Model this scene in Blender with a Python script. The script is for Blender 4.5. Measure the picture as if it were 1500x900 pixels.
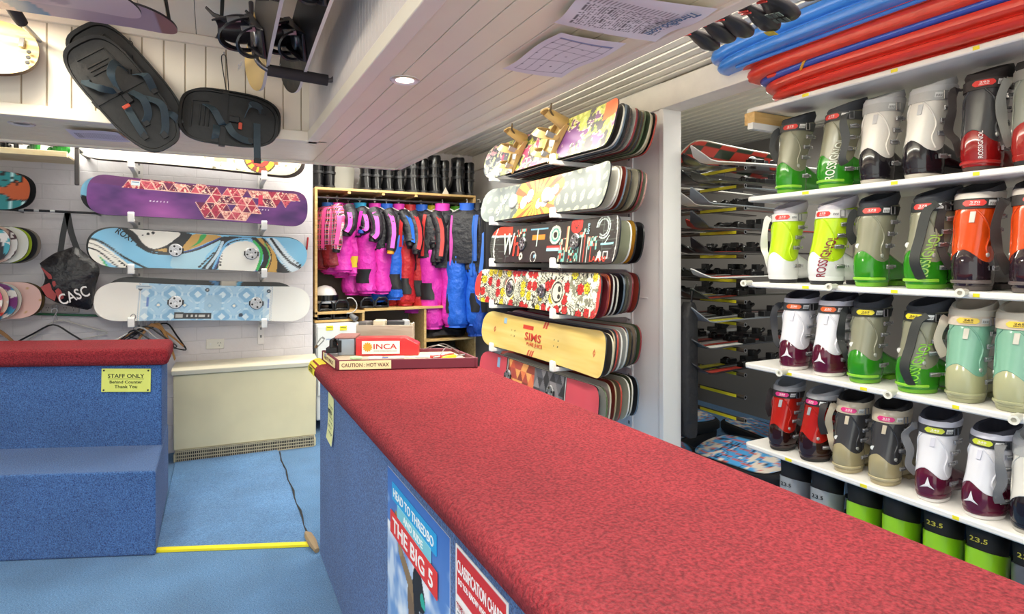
import bpy, bmesh, math, random
import numpy as np
from mathutils import Vector, Matrix
R = math.radians
rnd = random.Random(7)
for o in list(bpy.data.objects): bpy.data.objects.remove(o)
C = bpy.context.scene.collection

# ------------------------------------------------------------------ camera, world, light, exposure
EYE, FPX, YAW, HOR = 1.4, 850.0, R(27.4), 380.0
SN, CS = math.sin(YAW), math.cos(YAW)
cam = bpy.data.cameras.new('camera'); cam_o = bpy.data.objects.new('camera', cam); C.objects.link(cam_o)
cam.sensor_width = 36; cam.lens = FPX / 1500 * 36; cam.shift_y = -(450 - HOR) / 1500; cam.clip_start = .02
cam_o.location = (0, 0, EYE); cam_o.rotation_euler = (R(90), 0, -YAW)
bpy.context.scene.camera = cam_o
vs = bpy.context.scene.view_settings
vs.view_transform = 'Standard'; vs.look = 'None'; vs.gamma = 1; vs.exposure = 0.55; vs.use_curve_mapping = False
w = bpy.data.worlds.new('world'); bpy.context.scene.world = w; w.use_nodes = True
bg = w.node_tree.nodes['Background']; bg.inputs[0].default_value = (.96, 1, .95, 1); bg.inputs[1].default_value = 1.1
def area(name, loc, rot, sx, sy, power, col=(1, .985, .88)):
    l = bpy.data.lights.new(name, 'AREA'); l.shape = 'RECTANGLE'; l.size = sx; l.size_y = sy; l.energy = power; l.color = col
    o = bpy.data.objects.new(name, l); C.objects.link(o); o.location = loc; o.rotation_euler = [R(a) for a in rot]; return o
area('ceiling_batten_light', (1.44, 2.3, 2.36), (0, 18, 0), .14, 3.6, 62)
area('ceiling_fill_up', (1.44, 2.3, 2.30), (0, 180, 0), .14, 3.6, 26)  # added upward fill brightening corrugated ceiling and beam, not a second fitting
area('recess_batten_light', (-.95, 2.6, 2.52), (0, 0, 0), .3, 1.2, 44, (1, .96, .80))
area('behind_camera_fill', (.1, -.4, 2.5), (0, 0, 0), 1.6, 1.2, 95, (1, .99, .92))  # added overhead fill behind the camera, stands for no known lamp
area('back_ceiling_light', (.2, 4.57, 2.4), (0, 0, 0), 2.6, .2, 30, (1, .98, .88))
area('rack_fill_light', (3.3, 2.6, 2.36), (0, 0, 0), .5, 2.0, 26)  # added fill lifting the dark ski rack and floor bags, no known fitting

def ray(px, py):
    u, v = (px - 750) / FPX, (HOR - py) / FPX
    return (SN + u * CS, CS - u * SN, v)
def P(px, py, X=None, Y=None, Z=None, D=None):      # point of the room seen at a place of the photograph, on a plane of the room
    a, b, c = ray(px, py)
    d = X / a if X is not None else Y / b if Y is not None else (Z - EYE) / c if Z is not None else D
    return Vector((a * d, b * d, EYE + c * d))

# ------------------------------------------------------------------ materials
def lin(c): return tuple((x / 12.92 if x <= .04045 else ((x + .055) / 1.055) ** 2.4) for x in c)
def rgb(h):
    if isinstance(h, str): return lin(tuple(int(h[i:i + 2], 16) / 255 for i in (0, 2, 4)))
    return h
_m = {}
def mat(h, rough=.5, metal=0, bump=0, bscale=200, var=0, vscale=30, emit=0, trans=0, coat=0, attr=False, bdist=.002):
    k = (h, rough, metal, bump, bscale, var, vscale, emit, trans, coat, attr)
    if k in _m: return _m[k]
    m = bpy.data.materials.new('mat_%d' % len(_m)); m.use_nodes = True; nt = m.node_tree; N = nt.nodes; L = nt.links
    b = N['Principled BSDF']; c = rgb(h)
    b.inputs['Base Color'].default_value = (*c, 1); b.inputs['Roughness'].default_value = rough; b.inputs['Metallic'].default_value = metal
    if coat: b.inputs['Coat Weight'].default_value = coat; b.inputs['Coat Roughness'].default_value = .08
    if trans: b.inputs['Transmission Weight'].default_value = trans
    tc = N.new('ShaderNodeTexCoord')
    if attr:
        a = N.new('ShaderNodeAttribute'); a.attribute_name = 'Col'; L.new(a.outputs['Color'], b.inputs['Base Color'])
    if var:
        n = N.new('ShaderNodeTexNoise'); n.inputs['Scale'].default_value = vscale; n.inputs['Detail'].default_value = 4; L.new(tc.outputs['Object'], n.inputs['Vector'])
        mx = N.new('ShaderNodeMix'); mx.data_type = 'RGBA'; mx.inputs['A'].default_value = (*[x * (1 - var) for x in c], 1); mx.inputs['B'].default_value = (*[min(1, x * (1 + var)) for x in c], 1)
        mr = N.new('ShaderNodeMapRange'); mr.inputs[1].default_value = .35; mr.inputs[2].default_value = .65
        L.new(n.outputs['Fac'], mr.inputs[0]); L.new(mr.outputs[0], mx.inputs['Factor']); L.new(mx.outputs['Result'], b.inputs['Base Color'])
    if bump:
        n = N.new('ShaderNodeTexNoise'); n.inputs['Scale'].default_value = bscale; n.inputs['Detail'].default_value = 3; L.new(tc.outputs['Object'], n.inputs['Vector'])
        bp = N.new('ShaderNodeBump'); bp.inputs['Strength'].default_value = bump; bp.inputs['Distance'].default_value = bdist
        L.new(n.outputs['Fac'], bp.inputs['Height']); L.new(bp.outputs[0], b.inputs['Normal'])
    if emit:
        b.inputs['Emission Color'].default_value = (*c, 1); b.inputs['Emission Strength'].default_value = emit
    _m[k] = m; return m
def carpet(name, c1, c2, scale, bump, big=.25, stretch=(1, 1, 1), dist=.01, sheen=.25):
    m = bpy.data.materials.new(name); m.use_nodes = True; N = m.node_tree.nodes; L = m.node_tree.links; b = N['Principled BSDF']
    b.inputs['Roughness'].default_value = 1; b.inputs['Specular IOR Level'].default_value = .1
    b.inputs['Sheen Weight'].default_value = sheen; b.inputs['Sheen Roughness'].default_value = .5
    tc = N.new('ShaderNodeTexCoord'); mp = N.new('ShaderNodeMapping'); mp.inputs['Scale'].default_value = stretch; L.new(tc.outputs['Object'], mp.inputs[0])
    n = N.new('ShaderNodeTexNoise'); n.inputs['Scale'].default_value = scale; n.inputs['Detail'].default_value = 5; n.inputs['Roughness'].default_value = .65; L.new(mp.outputs[0], n.inputs['Vector'])
    n2 = N.new('ShaderNodeTexNoise'); n2.inputs['Scale'].default_value = 3.2; n2.inputs['Detail'].default_value = 3; L.new(tc.outputs['Object'], n2.inputs['Vector'])
    mr = N.new('ShaderNodeMapRange'); mr.inputs[1].default_value = .36; mr.inputs[2].default_value = .64; L.new(n.outputs['Fac'], mr.inputs[0])
    mx = N.new('ShaderNodeMix'); mx.data_type = 'RGBA'; mx.inputs['A'].default_value = (*rgb(c1), 1); mx.inputs['B'].default_value = (*rgb(c2), 1); L.new(mr.outputs[0], mx.inputs['Factor'])
    hs = N.new('ShaderNodeHueSaturation'); m2 = N.new('ShaderNodeMapRange'); m2.inputs[1].default_value = .3; m2.inputs[2].default_value = .7; m2.inputs[3].default_value = 1 - big; m2.inputs[4].default_value = 1 + big
    L.new(n2.outputs['Fac'], m2.inputs[0]); L.new(m2.outputs[0], hs.inputs['Value']); L.new(mx.outputs['Result'], hs.inputs['Color']); L.new(hs.outputs[0], b.inputs['Base Color'])
    bp = N.new('ShaderNodeBump'); bp.inputs['Strength'].default_value = bump; bp.inputs['Distance'].default_value = dist
    L.new(n.outputs['Fac'], bp.inputs['Height']); L.new(bp.outputs[0], b.inputs['Normal']); return m
M_red = carpet('red_carpet', '74121f', 'b4353f', 150, 1.0, .12, (1, 1, 1), .014, .08)
M_bluec = carpet('blue_counter_carpet', '183570', '5585c6', 190, .8, .1)
M_bluef = carpet('blue_floor_carpet', '2a5488', '6a9fce', 170, .7, .14, (1, 1.8, 1))
M_bluef2 = carpet('blue_floor_carpet_worn', '2c5a94', '6ea4d6', 190, .7, .14, (1, 1.8, 1))
def brick_mat():
    m = bpy.data.materials.new('painted_block'); m.use_nodes = True; N = m.node_tree.nodes; L = m.node_tree.links; b = N['Principled BSDF']; b.inputs['Roughness'].default_value = .55
    tc = N.new('ShaderNodeTexCoord'); mp = N.new('ShaderNodeMapping'); mp.inputs['Rotation'].default_value = (R(90), R(-2.4), 0); L.new(tc.outputs['Object'], mp.inputs[0])
    br = N.new('ShaderNodeTexBrick'); br.inputs['Scale'].default_value = 1; br.inputs['Brick Width'].default_value = .3; br.inputs['Row Height'].default_value = .1; br.inputs['Mortar Size'].default_value = .0035; br.inputs['Mortar Smooth'].default_value = .8
    br.inputs['Color1'].default_value = (*rgb('e6e0e2'), 1); br.inputs['Color2'].default_value = (*rgb('e2dcde'), 1); br.inputs['Mortar'].default_value = (*rgb('dad4d6'), 1); L.new(mp.outputs[0], br.inputs['Vector'])
    L.new(br.outputs['Color'], b.inputs['Base Color'])
    n = N.new('ShaderNodeTexNoise'); n.inputs['Scale'].default_value = 25; L.new(tc.outputs['Object'], n.inputs['Vector'])
    ma = N.new('ShaderNodeMath'); ma.operation = 'MULTIPLY_ADD'; ma.inputs[1].default_value = -1; L.new(br.outputs['Fac'], ma.inputs[0]); L.new(n.outputs['Fac'], ma.inputs[2])
    bp = N.new('ShaderNodeBump'); bp.inputs['Strength'].default_value = .5; bp.inputs['Distance'].default_value = .004; L.new(ma.outputs[0], bp.inputs['Height']); L.new(bp.outputs[0], b.inputs['Normal']); return m
def wood_mat(name, c1, c2, sc=(1, 12, 12), rough=.5):
    m = bpy.data.materials.new(name); m.use_nodes = True; N = m.node_tree.nodes; L = m.node_tree.links; b = N['Principled BSDF']; b.inputs['Roughness'].default_value = rough
    tc = N.new('ShaderNodeTexCoord'); mp = N.new('ShaderNodeMapping'); mp.inputs['Scale'].default_value = sc; L.new(tc.outputs['Object'], mp.inputs[0])
    n = N.new('ShaderNodeTexNoise'); n.inputs['Scale'].default_value = 3; n.inputs['Detail'].default_value = 6; n.inputs['Distortion'].default_value = .6; L.new(mp.outputs[0], n.inputs['Vector'])
    mr = N.new('ShaderNodeMapRange'); mr.inputs[1].default_value = .35; mr.inputs[2].default_value = .65; L.new(n.outputs['Fac'], mr.inputs[0])
    mx = N.new('ShaderNodeMix'); mx.data_type = 'RGBA'; mx.inputs['A'].default_value = (*rgb(c1), 1); mx.inputs['B'].default_value = (*rgb(c2), 1); L.new(mr.outputs[0], mx.inputs['Factor']); L.new(mx.outputs['Result'], b.inputs['Base Color']); return m
M_brick = brick_mat()
M_white = mat('e9e4e2', .5, var=.03, vscale=3)
M_soff = mat('f1e5c9', .36, var=.03, vscale=2)
M_soff2 = mat('efe3d0', .4, var=.03, vscale=2)
M_wood = wood_mat('pine_wood', 'c99f5e', 'e0bd80')
M_corr = mat('e2ddcf', .35, .15)
M_black = mat('131214', .5); M_blackg = mat('121214', .22); M_dark = mat('2a2829', .6); M_grey = mat('77777a', .45); M_steel = mat('9c9c9f', .38, .9)
M_plastic = mat('eceae6', .35); M_yellow = mat('eedb1e', .5); M_foam = mat('2b2427', .85, bump=.3)
M_attr = mat('ffffff', .42, attr=True, coat=.06); M_attrm = mat('fefefe', .6, attr=True)

# ------------------------------------------------------------------ mesh builder
class MB:
    def __init__(s): s.v = []; s.f = []; s.m = []
    def add(s, vs, fs, mi=0, M=None):
        o = len(s.v)
        s.v += [tuple(M @ Vector(p)) for p in vs] if M is not None else [tuple(p) for p in vs]
        s.f += [tuple(i + o for i in f) for f in fs]; s.m += [mi] * len(fs); return s
    def box(s, c, d, mi=0, M=None):
        x, y, z = [q / 2 for q in d]
        v = [(c[0] + a * x, c[1] + b * y, c[2] + e * z) for a in (-1, 1) for b in (-1, 1) for e in (-1, 1)]
        return s.add(v, [(0, 1, 3, 2), (4, 6, 7, 5), (0, 4, 5, 1), (2, 3, 7, 6), (0, 2, 6, 4), (1, 5, 7, 3)], mi, M)
    def bb(s, a, b, mi=0, M=None): return s.box([(p + q) / 2 for p, q in zip(a, b)], [abs(q - p) for p, q in zip(a, b)], mi, M)
    def loft(s, rings, mi=0, M=None, cap=(True, True), closed=False):
        n = len(rings[0]); v = [p for r in rings for p in r]; f = []
        for i in range(len(rings) - 1 + (1 if closed else 0)):
            a = i * n; b = ((i + 1) % len(rings)) * n
            for j in range(n): k = (j + 1) % n; f.append((a + j, a + k, b + k, b + j))
        if not closed:
            if cap[0]: f.append(tuple(range(n))[::-1])
            if cap[1]: f.append(tuple((len(rings) - 1) * n + j for j in range(n)))
        return s.add(v, f, mi, M)
    def prism(s, poly, z0, z1, mi=0, M=None):
        return s.loft([[(x, y, z0) for x, y in poly], [(x, y, z1) for x, y in poly]], mi, M)
    def lathe(s, prof, n=20, mi=0, M=None, cap=(True, True)):
        return s.loft([[(r * math.cos(2 * math.pi * j / n), r * math.sin(2 * math.pi * j / n), z) for j in range(n)] for r, z in prof], mi, M, cap)
    def frames(s, pts, up=None):
        pts = [Vector(p) for p in pts]; T = []
        for i in range(len(pts)):
            t = (pts[min(i + 1, len(pts) - 1)] - pts[max(i - 1, 0)]); T.append(t.normalized() if t.length > 1e-9 else Vector((0, 0, 1)))
        a = Vector(up) if up else (Vector((0, 0, 1)) if abs(T[0].z) < .9 else Vector((1, 0, 0))); out = []
        for t in T:
            n = (Vector(up) if up else a); n = n - t * n.dot(t)
            n = n.normalized() if n.length > 1e-6 else t.orthogonal().normalized()
            a = n; out.append((n, t.cross(n)))
        return pts, out
    def tube(s, pts, r, n=8, mi=0, M=None, cap=(True, True), flat=1.0, up=None, closed=False):
        pts, fr = s.frames(pts, up); rr = r if isinstance(r, (list, tuple)) else [r] * len(pts)
        rings = [[p + (a * math.cos(2 * math.pi * j / n) * flat + b * math.sin(2 * math.pi * j / n)) * q for j in range(n)] for p, (a, b), q in zip(pts, fr, rr)]
        return s.loft(rings, mi, M, cap, closed)
    def ribbon(s, pts, wd, th, wdir, mi=0, M=None):      # flat strap, width along wdir
        pts, fr = s.frames(pts, wdir); ww = wd if isinstance(wd, (list, tuple)) else [wd] * len(pts)
        rings = [[p + a * (i * q / 2) + b * (k * th / 2) for i, k in ((-1, -1), (1, -1), (1, 1), (-1, 1))] for p, (a, b), q in zip(pts, fr, ww)]
        return s.loft(rings, mi, M)
    def text(s, t, w=None, h=None, M=None, mi=0, th=.0006, fit=None, map=None):
        v, f = text_geo(t); W, H = max(p[0] for p in v), max(p[1] for p in v)
        k = (w / W) if w else 1; kk = (h / H) if h else k
        if not w: k = kk
        vv = [((p[0] - W / 2) * k, (p[1] - H / 2) * kk, p[2] * th) for p in v]
        if map: vv = [map(p) for p in vv]
        return s.add(vv, f, mi, M)
    def build(s, name, mats, parent=None, smooth=.7, bevel=0, loc=None, rot=None, seg=2, sub=0):
        me = bpy.data.meshes.new(name); me.from_pydata(s.v, [], s.f); me.update()
        for m in (mats if isinstance(mats, (list, tuple)) else [mats]): me.materials.append(m)
        me.polygons.foreach_set('material_index', s.m)
        bm = bmesh.new(); bm.from_mesh(me); bmesh.ops.recalc_face_normals(bm, faces=bm.faces); bm.to_mesh(me); bm.free()
        if smooth:
            me.shade_smooth(); me.set_sharp_from_angle(angle=smooth)
        o = bpy.data.objects.new(name, me); C.objects.link(o)
        if parent: o.parent = parent
        if loc: o.location = loc
        if rot: o.rotation_euler = rot
        if bevel:
            b = o.modifiers.new('bevel', 'BEVEL'); b.width = bevel; b.segments = seg; b.limit_method = 'ANGLE'; b.harden_normals = False
        if sub:
            b = o.modifiers.new('sub', 'SUBSURF'); b.levels = sub; b.render_levels = sub
        return o
_tx = {}
def text_geo(t):
    if t in _tx: return _tx[t]
    c = bpy.data.curves.new('t', 'FONT'); c.body = t; c.size = 1; c.extrude = .5; c.offset = .012; c.resolution_u = 3
    o = bpy.data.objects.new('t', c); C.objects.link(o); bpy.context.view_layer.update()
    me = o.evaluated_get(bpy.context.evaluated_depsgraph_get()).to_mesh()
    v = [tuple(p.co) for p in me.vertices]; f = [tuple(p.vertices) for p in me.polygons]
    o.evaluated_get(bpy.context.evaluated_depsgraph_get()).to_mesh_clear(); bpy.data.objects.remove(o); bpy.data.curves.remove(c)
    x0, y0 = min(p[0] for p in v), min(p[1] for p in v)
    v = [(p[0] - x0, p[1] - y0, p[2]) for p in v]; _tx[t] = (v, f); return v, f

def tag(o, label, cat, group=None, kind=None):
    o['label'] = label; o['category'] = cat
    if group: o['group'] = group
    if kind: o['kind'] = kind
    return o
def thing(name, label, cat, loc=(0, 0, 0), rot=(0, 0, 0), group=None):
    o = bpy.data.objects.new(name, None); o.empty_display_size = .05; C.objects.link(o); o.location = loc; o.rotation_euler = rot
    return tag(o, label, cat, group)
def struct(o): o['kind'] = 'structure'; return o
def dup(o, parent=None):
    c = o.copy(); C.objects.link(c)
    if parent: c.parent = parent
    for ch in list(o.children): dup(ch, c)
    return c
def spline(pts, n=6):
    pts = [Vector(p) for p in pts]; out = []
    for i in range(len(pts) - 1):
        p0, p1, p2, p3 = pts[max(i - 1, 0)], pts[i], pts[i + 1], pts[min(i + 2, len(pts) - 1)]
        for k in range(n):
            t = k / n; out.append(.5 * ((2 * p1) + (p2 - p0) * t + (2 * p0 - 5 * p1 + 4 * p2 - p3) * t * t + (3 * p1 - p0 - 3 * p2 + p3) * t ** 3))
    return out + [pts[-1]]
FR = Matrix(((1, 0, 0, 0), (0, 0, -1, 0), (0, 1, 0, 0), (0, 0, 0, 1)))     # text plane -> plane facing -Y
def T(x, y, z): return Matrix.Translation((x, y, z))
def RZ(a): return Matrix.Rotation(R(a), 4, 'Z')
def RX(a): return Matrix.Rotation(R(a), 4, 'X')
def RY(a): return Matrix.Rotation(R(a), 4, 'Y')
# numpy painting
def hsh(i, j, s=0):
    q = np.sin(i * 127.1 + j * 311.7 + s * 74.7) * 43758.5453; return q - np.floor(q)
def vnoise(x, y, s=0):
    i, j = np.floor(x), np.floor(y); a, b = x - i, y - j; a = a * a * (3 - 2 * a); b = b * b * (3 - 2 * b)
    return (hsh(i, j, s) * (1 - a) + hsh(i + 1, j, s) * a) * (1 - b) + (hsh(i, j + 1, s) * (1 - a) + hsh(i + 1, j + 1, s) * a) * b
def fbm(x, y, s=0): return vnoise(x, y, s) * .55 + vnoise(x * 2.1, y * 2.1, s + 1) * .3 + vnoise(x * 4.3, y * 4.3, s + 2) * .15
def hx(h): return np.array([int(h[i:i + 2], 16) / 255 for i in (0, 2, 4)])
def put(c, mask, h, a=1.0):
    mk = np.clip(mask.astype(float) * a, 0, 1)[..., None]; c[...] = c * (1 - mk) + hx(h) * mk
def nlin(c): return np.where(c <= .04045, c / 12.92, ((c + .055) / 1.055) ** 2.4)
def set_cols(me, cols):
    ca = me.color_attributes.new('Col', 'FLOAT_COLOR', 'POINT'); a = np.ones((len(me.vertices), 4)); a[:, :3] = nlin(np.clip(cols, 0, 1)); ca.data.foreach_set('color', a.ravel().astype(np.float32))
def panel(name, w, h, nx, ny, art, parent=None, M=None, th=.002, mt=None, warp=None):
    """painted thin panel in a plane facing -Y, centre at origin"""
    xs, zs = np.linspace(-w / 2, w / 2, nx), np.linspace(-h / 2, h / 2, ny); X, Z = np.meshgrid(xs, zs)
    col = np.ones(X.shape + (3,)); art(col, X, Z)
    yy = warp(X, Z) if warp else 0 * X
    v = [(a, b, c) for a, b, c in zip(X.ravel(), yy.ravel(), Z.ravel())]; n = len(v); v += [(a, b + th, c) for a, b, c in v]
    f = []
    for j in range(ny - 1):
        for i in range(nx - 1):
            q = j * nx + i; f.append((q, q + 1, q + nx + 1, q + nx)); f.append((n + q, n + q + nx, n + q + nx + 1, n + q + 1))
    ed = [i for i in range(nx)] + [j * nx + nx - 1 for j in range(1, ny)] + [(ny - 1) * nx + i for i in range(nx - 2, -1, -1)] + [j * nx for j in range(ny - 2, 0, -1)]
    for i in range(len(ed)): a, b = ed[i], ed[(i + 1) % len(ed)]; f.append((a, n + a, n + b, b))
    if M is not None: v = [tuple(M @ Vector(p)) for p in v]
    me = bpy.data.meshes.new(name); me.from_pydata(v, [], f); me.update(); me.materials.append(mt or M_attrm)
    cc = col.reshape(-1, 3); set_cols(me, np.vstack([cc, cc * 0 + .9]))
    o = bpy.data.objects.new(name, me); C.objects.link(o)
    if parent: o.parent = parent
    return o
# ------------------------------------------------------------------ room shell
SZ, TOPZ, COR = 2.08, 2.58, 2.45       # soffit underside, recess ceiling, corrugated ceiling
WX = 2.38                               # face of the wing wall carrying the board rack
struct(MB().bb((-3, -1.2, -.1), (4.4, 6.0, 0)).build('floor', M_bluef))
YB = 4.85
struct(MB().bb((-3, YB, 0), (.72, YB + .12, 2.7)).build('wall_left', M_brick))
struct(MB().bb((.72, 5.45, 0), (4.4, 5.55, 2.7)).build('wall_back', M_brick))
struct(MB().bb((.66, YB + .12, 0), (.72, 5.45, 2.7)).build('wall_return', M_white))
struct(MB().bb((4.3, -1.2, 0), (4.4, 5.45, 2.7)).build('wall_right', mat('85807c', .6)))
struct(MB().bb((-3.1, -1.2, 0), (-3, YB + .12, 2.7)).build('wall_far_left', M_white))
# wing wall with its cap and the beam over it
m = MB().bb((WX, 2.66, 0), (WX + .1, 5.45, COR)); m.bb((WX - .006, 2.78, 1.16), (WX, 5.0, 1.164))
struct(m.build('wall_wing', mat('f8f6f4', .5)))
m = MB().bb((WX - .015, 2.625, 0), (WX + .125, 2.665, COR - .16)); m.bb((WX - .02, 2.60, 0), (WX + .13, 2.63, .14))
struct(m.build('trim_1', mat('efedea', .4), bevel=.004))
struct(MB().bb((WX - .02, -1.2, COR - .16), (WX + .13, 5.44, COR - .01)).build('trim_2', mat('f0ebe0', .5, var=.04, vscale=9), bevel=.004))
# corrugated ceiling (rolled profile running along the counter)
xs = []; x = .56
prof = []
while x < 4.35:
    prof += [(x, .0), (x + .048, .0), (x + .054, .018), (x + .070, .018), (x + .076, .0)]; x += .084
rings = [[(a, y, COR + b) for a, b in prof] + [(a, y, COR + .05) for a, b in reversed(prof)] for y in (-1.2, 5.5)]
struct(MB().loft(rings).build('ceiling', M_corr, smooth=.3))
struct(MB().bb((-3, 4.28, 2.5), (1.2, 5.5, 2.55)).build('ceiling_back', M_white))
# lowered soffit: planked underside strips, panelled inner faces, edge trims
SX0, SX1, SY0, SY1 = .50, 1.26, 3.48, 4.28
m = MB(); n = 8; wdt = (SX1 - SX0 - .08) / n
for i in range(n): m.bb((SX0 + .04 + i * wdt + .0015, -1.2, SZ), (SX0 + .04 + (i + 1) * wdt - .0015, SY1 - .05, SZ + .02))
m.bb((SX0, -1.2, SZ + .006), (SX1, SY1 - .01, SZ + .03), 1)
struct(m.build('ceiling_soffit_right', [M_soff, mat('8b7872', .7)], smooth=0, bevel=.0015, seg=1))
m = MB(); n = 7; wdt = (SY1 - SY0 - .08) / n
for i in range(n): m.bb((-3, SY0 + .04 + i * wdt + .001, SZ), (SX0 + .045, SY0 + .04 + (i + 1) * wdt - .001, SZ + .02))
m.bb((-3, SY0, SZ + .006), (SX0, SY1 - .01, SZ + .03), 1)
struct(m.build('ceiling_soffit_back', [M_soff, mat('b09c96', .7)], smooth=0, bevel=.0015, seg=1))
m = MB()
m.bb((SX1 - .045, -1.2, SZ - .012), (SX1, SY1, SZ + .04)); m.bb((-3, SY1 - .045, SZ - .012), (SX1, SY1, SZ + .04))
m.bb((SX0 - .012, -1.2, SZ - .008), (SX0 + .045, SY0 + .045, SZ + .05)); m.bb((-3, SY0 - .012, SZ - .008), (SX0 + .045, SY0 + .045, SZ + .05))
struct(m.build('trim_3', M_soff2, bevel=.004))
m = MB(); m.bb((-3, SY1 - .02, SZ), (SX1, SY1, 2.6))
struct(m.build('wall_soffit_outer', M_white))
m = MB(); x = -3
while x < SX0 - .01: m.bb((x + .002, SY0 + .004, SZ + .04), (min(x + .092, SX0), SY0 + .016, TOPZ)); x += .096
m.bb((-3, SY0 + .008, SZ), (SX0 + .1, SY0 + .03, TOPZ + .05), 1)
struct(m.build('wall_recess_back', [M_soff2, mat('a8987f', .8)], smooth=0, bevel=.002, seg=1))
m = MB(); y = -1.2
while y < SY0: m.bb((SX0 - .004, y + .001, SZ + .04), (SX0 + .008, min(y + .047, SY0), TOPZ)); y += .048
m.bb((SX0 + .004, -1.2, SZ), (SX0 + .03, SY0, TOPZ + .05), 1)
struct(m.build('wall_recess_right', [mat('e2d6d0', .4), mat('c3b5ae', .8)], smooth=0, bevel=.001, seg=1))
struct(MB().bb((-3, SY0 - .02, TOPZ - .05), (SX0, SY0 + .01, TOPZ)).build('trim_4', M_soff2, bevel=.004))
m = MB(); x = SX0; k = 0
while x > -3:
    m.bb((x - .108, -1.2, TOPZ), (x - .003, SY0, TOPZ + .02)); x -= .108; k += 1
    if k % 2 == 0: x -= .014
m.bb((-3, -1.2, TOPZ + .03), (SX0 + .1, SY0, TOPZ + .05), 1)
struct(m.build('ceiling_recess', [M_soff2, M_black], smooth=0))
# worn carpet panel with seam, yellow step strip
a, b, c, d_ = P(235, 808, Z=0), P(455, 801, Z=0), P(409, 662, Z=0), P(250, 675, Z=0)
a = Vector((-.235, 3.25, 0)); b = Vector((.43, 2.97, 0)); c = Vector((.43, 4.58, 0)); d_ = Vector((-.22, 4.68, 0))
m = MB(); m.prism([(p.x, p.y) for p in (a, b, c, d_)], 0, .008)
struct(m.build('floor_worn_carpet', M_bluef2, bevel=.003))
u = (b - a).normalized(); nrm = Vector((u.y, -u.x, 0))
m = MB(); m.prism([(p.x, p.y) for p in (a - nrm * .018, b - nrm * .018, b + nrm * .014, a + nrm * .014)], .0, .0135)
tag(m.build('floor_tape', mat('f0de20', .45), bevel=.002), 'yellow tape strip across the blue floor between the two counters', 'tape')
m = MB(); pts = [(.435 + .006 * math.sin(k * 1.7), 2.9 + k * .1, .006) for k in range(17)]
m.tube(pts, [.003 + .0015 * (k % 3) for k in range(17)], 6)
m.tube([(.447, 2.88, .012), (.437, 2.95, .022), (.43, 3.03, .022), (.428, 3.10, .01)], [.012, .022, .02, .008], 8, 1)
struct(m.build('trim_5', [mat('2e2c2c', .9), mat('9a8468', .95, bump=.8, bscale=60)]))
# ------------------------------------------------------------------ right counter
CT = .925
def rounded_top(m, plan_l, x0, x1, y0, y1, z0, z1, r=.03):
    prof = []
    for cx, cz, a0 in ((x1 - r, z1 - r, 0), (x0 + r, z1 - r, 90), (x0 + r, z0 + .02, 180), (x1 - r, z0 + .02, 270)):
        rr = r if a0 < 180 else .02
        for k in range(5): a = R(a0 + k * 22.5); prof.append((cx + rr * math.cos(a), cz + rr * math.sin(a)))
    ys = [y0, y1 - .03, y1 - .012, y1]
    rings = []
    for y, s in zip(ys, (1, 1, .985, .94)):
        cxm, czm = (x0 + x1) / 2, (z0 + z1) / 2
        rings.append([(cxm + (a - cxm) * (1 - (1 - s) * .3), y, czm + (b - czm) * s) for a, b in prof])
    m.loft(rings)
t = thing('service_counter', 'long counter with red carpeted top and blue carpeted side running along the aisle', 'counter', (.75, 1.0, 0))
X0, X1 = .41, 1.075
m = MB().bb((.457 - .75, -1.6, 0), (1.04 - .75, 1.86, .86)); m.build('counter_body', M_bluec, t, bevel=.008)
m = MB(); rounded_top(m, None, X0 - .75, X1 - .75, -1.6, 1.89, .852, CT); m.build('countertop', M_red, t)
# ------------------------------------------------------------------ left stepped counter
fd = Vector((-.923, .385)); 
def slab(x, y, dep, zlo, zhi, name, mt, par, ext=2.2, bev=.012, ox=0):
    p0 = Vector((x + ox, y)); p1 = p0 + fd * ext; q1 = p1 + Vector((0, dep)); q0 = p0 + Vector((0, dep))
    m = MB(); m.prism([(q.x, q.y) for q in (p0, p1, q1, q0)], zlo, zhi); return m.build(name, mt, par, bevel=bev, seg=3)
t = thing('stepped_counter', 'blue carpeted stepped bench counter with red carpeted top, at left', 'counter')
slab(-.232, 3.205, .90, 0, .40, 'step', M_bluec, t, 1.75, .012)
slab(-.236, 3.64, .46, .36, .85, 'counter_body', M_bluec, t, 1.75, .012)
slab(-.20, 3.585, .44, .832, .925, 'countertop', M_red, t, 1.75, .03)
# plaque STAFF ONLY
def on_front(px, py):   # point on front face of the left counter body
    a_, b_, c_ = ray(px, py); # plane through (-.236,3.64) along fd
    n_ = Vector((fd.y, -fd.x)); n_ = n_ if n_.y < 0 else -n_
    d = (n_.x * -.236 + n_.y * 3.64) / (n_.x * a_ + n_.y * b_); return Vector((a_ * d, b_ * d, EYE + c_ * d))
A, B = on_front(186, 557), None
pl, pr = on_front(150, 557), on_front(222, 557); wpl = (pr - pl).length; hpl = (on_front(186, 541) - on_front(186, 575)).length
ang = math.degrees(math.atan2(-fd.y, -fd.x))
t = thing('staff_plaque', 'yellow STAFF ONLY plaque screwed to the front of the left blue counter', 'sign', (pl + pr) / 2 + Vector((-.003, -.006, .0)), (0, R(1), R(ang)))
MB().box((0, 0, 0), (wpl, .004, hpl)).build('plate', mat('dbe070', .4), t, bevel=.001)
m = MB()
m.text('STAFF ONLY', wpl * .74, hpl * .17, T(0, -.0026, hpl * .19) @ FR); m.box((0, -.003, hpl * .06), (wpl * .74, .0006, .002))
m.text('Behind Counter', wpl * .66, hpl * .13, T(0, -.0026, -hpl * .07) @ FR); m.text('Thank You', wpl * .46, hpl * .14, T(0, -.0026, -hpl * .27) @ FR)
m.build('lettering', mat('1f2a12', .6), t)
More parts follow.
